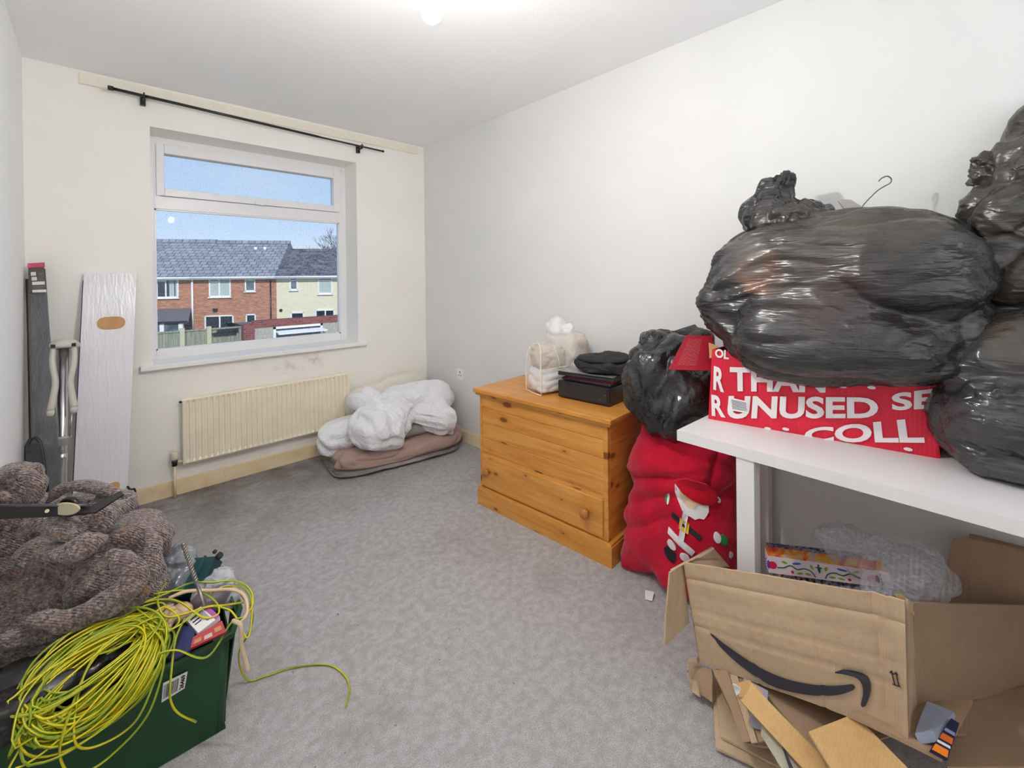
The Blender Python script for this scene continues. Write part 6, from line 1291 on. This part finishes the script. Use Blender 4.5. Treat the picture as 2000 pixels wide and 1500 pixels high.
# lean-to on the left house
lz1, lz0 = (0.7284,-0.2722)[1] + 3, (0.7201,-0.9425)[1] + 3.0; s1_ = (1.9515,-0.2184)[0]
bm = bmesh.new(); v = [bm.verts.new(p) for p in ((-6.5, 0, lz1), (s1_ - .1, 0, lz1), (s1_ + .35, -1.5, lz0 + .12), (-6.5, -1.5, lz0 + .12), (-6.5, 0, lz1 - .12), (s1_ - .1, 0, lz1 - .12), (s1_ + .35, -1.5, lz0), (-6.5, -1.5, lz0))]
for f in ((0, 1, 2, 3), (3, 2, 6, 7), (4, 7, 6, 5), (1, 5, 6, 2), (0, 3, 7, 4)): bm.faces.new([v[i] for i in f])
lt_ = obj('lean_to', bm, plain('felted_roof', lin(108, 104, 108), .8), hA); obj('lean_to_gutter', B((-6.5, s1_ + .3, -1.58, -1.46, lz0 - .04, lz0 + .06)), M_black, hA)
for x_ in (-1.9, (1.0177,-1.3622)[0], s1_ - .05): obj('lean_to_post', B((x_ - .10, x_ + .10, -1.45, -1.3, .3, lz0)), M_trimw, hA)
obj('lean_to_glazing', B((-6.5, s1_ - .05, -1.40, -1.36, .3, lz0 - .1)), M_pane, hA)

M_fence = MT('weathered_fence_boards', .9, .1); _v = M_fence.map((7, 7, .6)); M_fence.col(M_fence.ramp(M_fence.noise(_v, 2, 4), (.3, lin(124, 126, 112)), (.7, lin(160, 160, 142)))); M_fence = M_fence.m
M_post = plain('concrete_post', lin(196, 190, 160), .9, var=.05)
FYY = 20.0
def fX(px, py): return px, py
fp = {k: v for k, v in (('a', (1.54,-0.5001)), ('b', (2.3401,-0.5091)), ('c', (3.1585,-0.5153)), ('d', (4.281,-0.5224)), ('e', (4.4054,-0.5125)))}
fn = thing('garden_fence', 'grey green closeboard garden fence with concrete posts beyond the gardens', 'fence', (fp['b'][0], FYY, -3.0))
zt_ = fp['b'][1]
rnd = random.Random(3)
for (x0, x1) in ((fp['a'][0] - 1.4, fp['b'][0]), (fp['b'][0], fp['c'][0]), (fp['c'][0], fp['d'][0])):
    n = max(3, int((x1 - x0) / .125)); w = (x1 - x0) / n
    for k in range(n):
        obj('board', B((x0 + k * w + .008, x0 + (k + 1) * w - .004, FYY - .012 - .012 * (k % 2), FYY + .012, -3.0, zt_ - .06 + rnd.uniform(-.01, .01))), M_fence, fn)
    obj('rail', B((x0, x1, FYY - .06, FYY - .02, zt_ - .06, zt_)), M_fence, fn); obj('rail', B((x0, x1, FYY - .07, FYY - .02, zt_ - .66, zt_ - .56)), M_fence, fn)
for k in 'bc': obj('post', B((fp[k][0] - .07, fp[k][0] + .07, FYY - .12, FYY + .05, -3.0, zt_ + .07)), M_post, fn)
obj('bracket', B((fp['c'][0] + .1, fp['d'][0] - .25, FYY - .12, FYY - .06, zt_ - .30, zt_ - .18), (fp['c'][0] + .25, fp['c'][0] + .95, FYY - .12, FYY - .06, zt_ - .2, zt_ - .06)), M_black, fn)
fin(fn)
M_redb = MT('dark_red_brick', .9, .2); _b = M_redb.n('ShaderNodeTexBrick'); _b.inputs['Scale'].default_value = 1; _b.inputs['Brick Width'].default_value = .225; _b.inputs['Row Height'].default_value = .075; _b.inputs['Mortar Size'].default_value = .007
_b.inputs['Color1'].default_value = (*lin(150, 70, 62), 1); _b.inputs['Color2'].default_value = (*lin(112, 54, 52), 1); _b.inputs['Mortar'].default_value = (*lin(140, 112, 106), 1); _m = M_redb.map(rot=(PI / 2, 0, 0)); M_redb.l(_m, _b.inputs['Vector']); M_redb.col(_b.outputs['Color']); M_redb = M_redb.m
M_dash = plain('pebbledash', lin(178, 172, 160), .95, var=.15, sc=12)
GY = 19.0
ga, gb2, gc, gd = (4.438,-0.3276), (7.6987,-0.2291), (4.4353,-0.5419), (7.6944,-0.5603)
gw0, gw1 = (5.1071,-0.5403), (6.9946,-1.0878); gwt = (5.9856,-0.5524)[1]; gwb = (6.0179,-1.095)[1]
gr_ = thing('garage', 'garage with red brick band and white framed window low in the window view', 'garage', (ga[0], GY, -3.0))
zt = ga[1] + .06; zm = gc[1]
xa, xb = ga[0], gb2[0] + 3
obj('wall', B((xa, gw0[0], GY, GY + .3, -3, zm), (gw1[0], xb, GY, GY + .3, -3, zm), (gw0[0], gw1[0], GY, GY + .3, -3, gwb), (gw0[0], gw1[0], GY, GY + .3, gwt, zm)), M_dash, gr_)
obj('brick_band', B((xa, xb, GY - .03, GY + .35, zm, zt)), M_redb, gr_); obj('roof', B((xa, xb, GY + .35, GY + 5, zm - .25, zm - .15)), plain('grey_felt', lin(100, 98, 104), .9), gr_); obj('end_wall', B((xa, xa + .3, GY + .3, GY + 5, -3, zm - .15)), M_redb, gr_)
obj('pillar', B((xa - .36, xa, GY - .1, GY + .3, -3, zt - .12)), M_redb, gr_)
w = .09; wd = obj('window', B((gw0[0], gw0[0] + w, GY - .04, GY + .1, gwb, gwt), (gw1[0] - w, gw1[0], GY - .04, GY + .1, gwb, gwt), (gw0[0], gw1[0], GY - .04, GY + .1, gwt - w, gwt), (gw0[0], gw1[0], GY - .04, GY + .1, gwb - .02, gwb + .02)), M_trimw, gr_)
obj('pane', B((gw0[0] + w, gw1[0] - w, GY + .02, GY + .04, gwb + .02, gwt - w)), M_paned, wd)
bm = bmesh.new(); v = [bm.verts.new(p) for p in ((gw0[0] + w, GY - .05, gwt - .16), (gw1[0] - w, GY - .05, gwt - .16), (gw1[0] + .06, GY - .40, gwt - .24), (gw0[0] + w, GY - .40, gwt - .24))]; f = bm.faces.new(v); r = bmesh.ops.extrude_face_region(bm, geom=[f]); bmesh.ops.translate(bm, verts=[g for g in r['geom'] if isinstance(g, bmesh.types.BMVert)], vec=(0, 0, -.05)); bmesh.ops.recalc_face_normals(bm, faces=bm.faces[:])
obj('open_sash', bm, M_trimw, wd)
fin(gr_)
# bare tree behind the cream house
tr = thing('bare_tree', 'bare winter tree whose twigs show above the right hand roof', 'tree', (HP[0] + (0.8706,-0.492,0)[0] * 9.3 + (0.492,0.8706,0)[0] * 9, HP[1] + (0.8706,-0.492,0)[1] * 9.3 + (0.492,0.8706,0)[1] * 9, -3.0))
M_bark = plain('grey_bark', lin(104, 96, 92), .9); rnd = random.Random(8); bt, bs_ = bmesh.new(), bmesh.new()
def grow(p, d, l, r, n):
    q = p + d * l; tube(bt if n > 2 else bs_, [p, p.lerp(q, .5) + Vector((rnd.uniform(-1, 1), rnd.uniform(-1, 1), 0)) * l * .05, q], [r, r * .85, r * .7], 5 if n > 2 else 3, caps=False)
    if n:
        for _ in range(3 if n > 1 else 4):
            nd = (d + Vector((rnd.uniform(-1, 1), rnd.uniform(-1, 1), rnd.uniform(-.2, .7))) * .62).normalized(); grow(q, nd, l * rnd.uniform(.62, .82), r * .62, n - 1)
grow(Vector((0, 0, 0)), Vector((0, 0, 1)), 2.5, .16, 6)
obj('trunk', bt, M_bark, tr); tw = obj('twigs', bs_, M_bark, tr); tw['kind'] = 'stuff'
bm = bmesh.new(); bmesh.ops.create_grid(bm, x_segments=1, y_segments=1, size=1)
for v in bm.verts: v.co = Vector((v.co.x * 60 + 5, v.co.y * 40 + 44, -3.0))
M_lawn = plain('rough_winter_lawn', lin(112, 120, 84), .95, var=.15, sc=2)
obj('lawn', bm, M_lawn)['kind'] = 'structure'
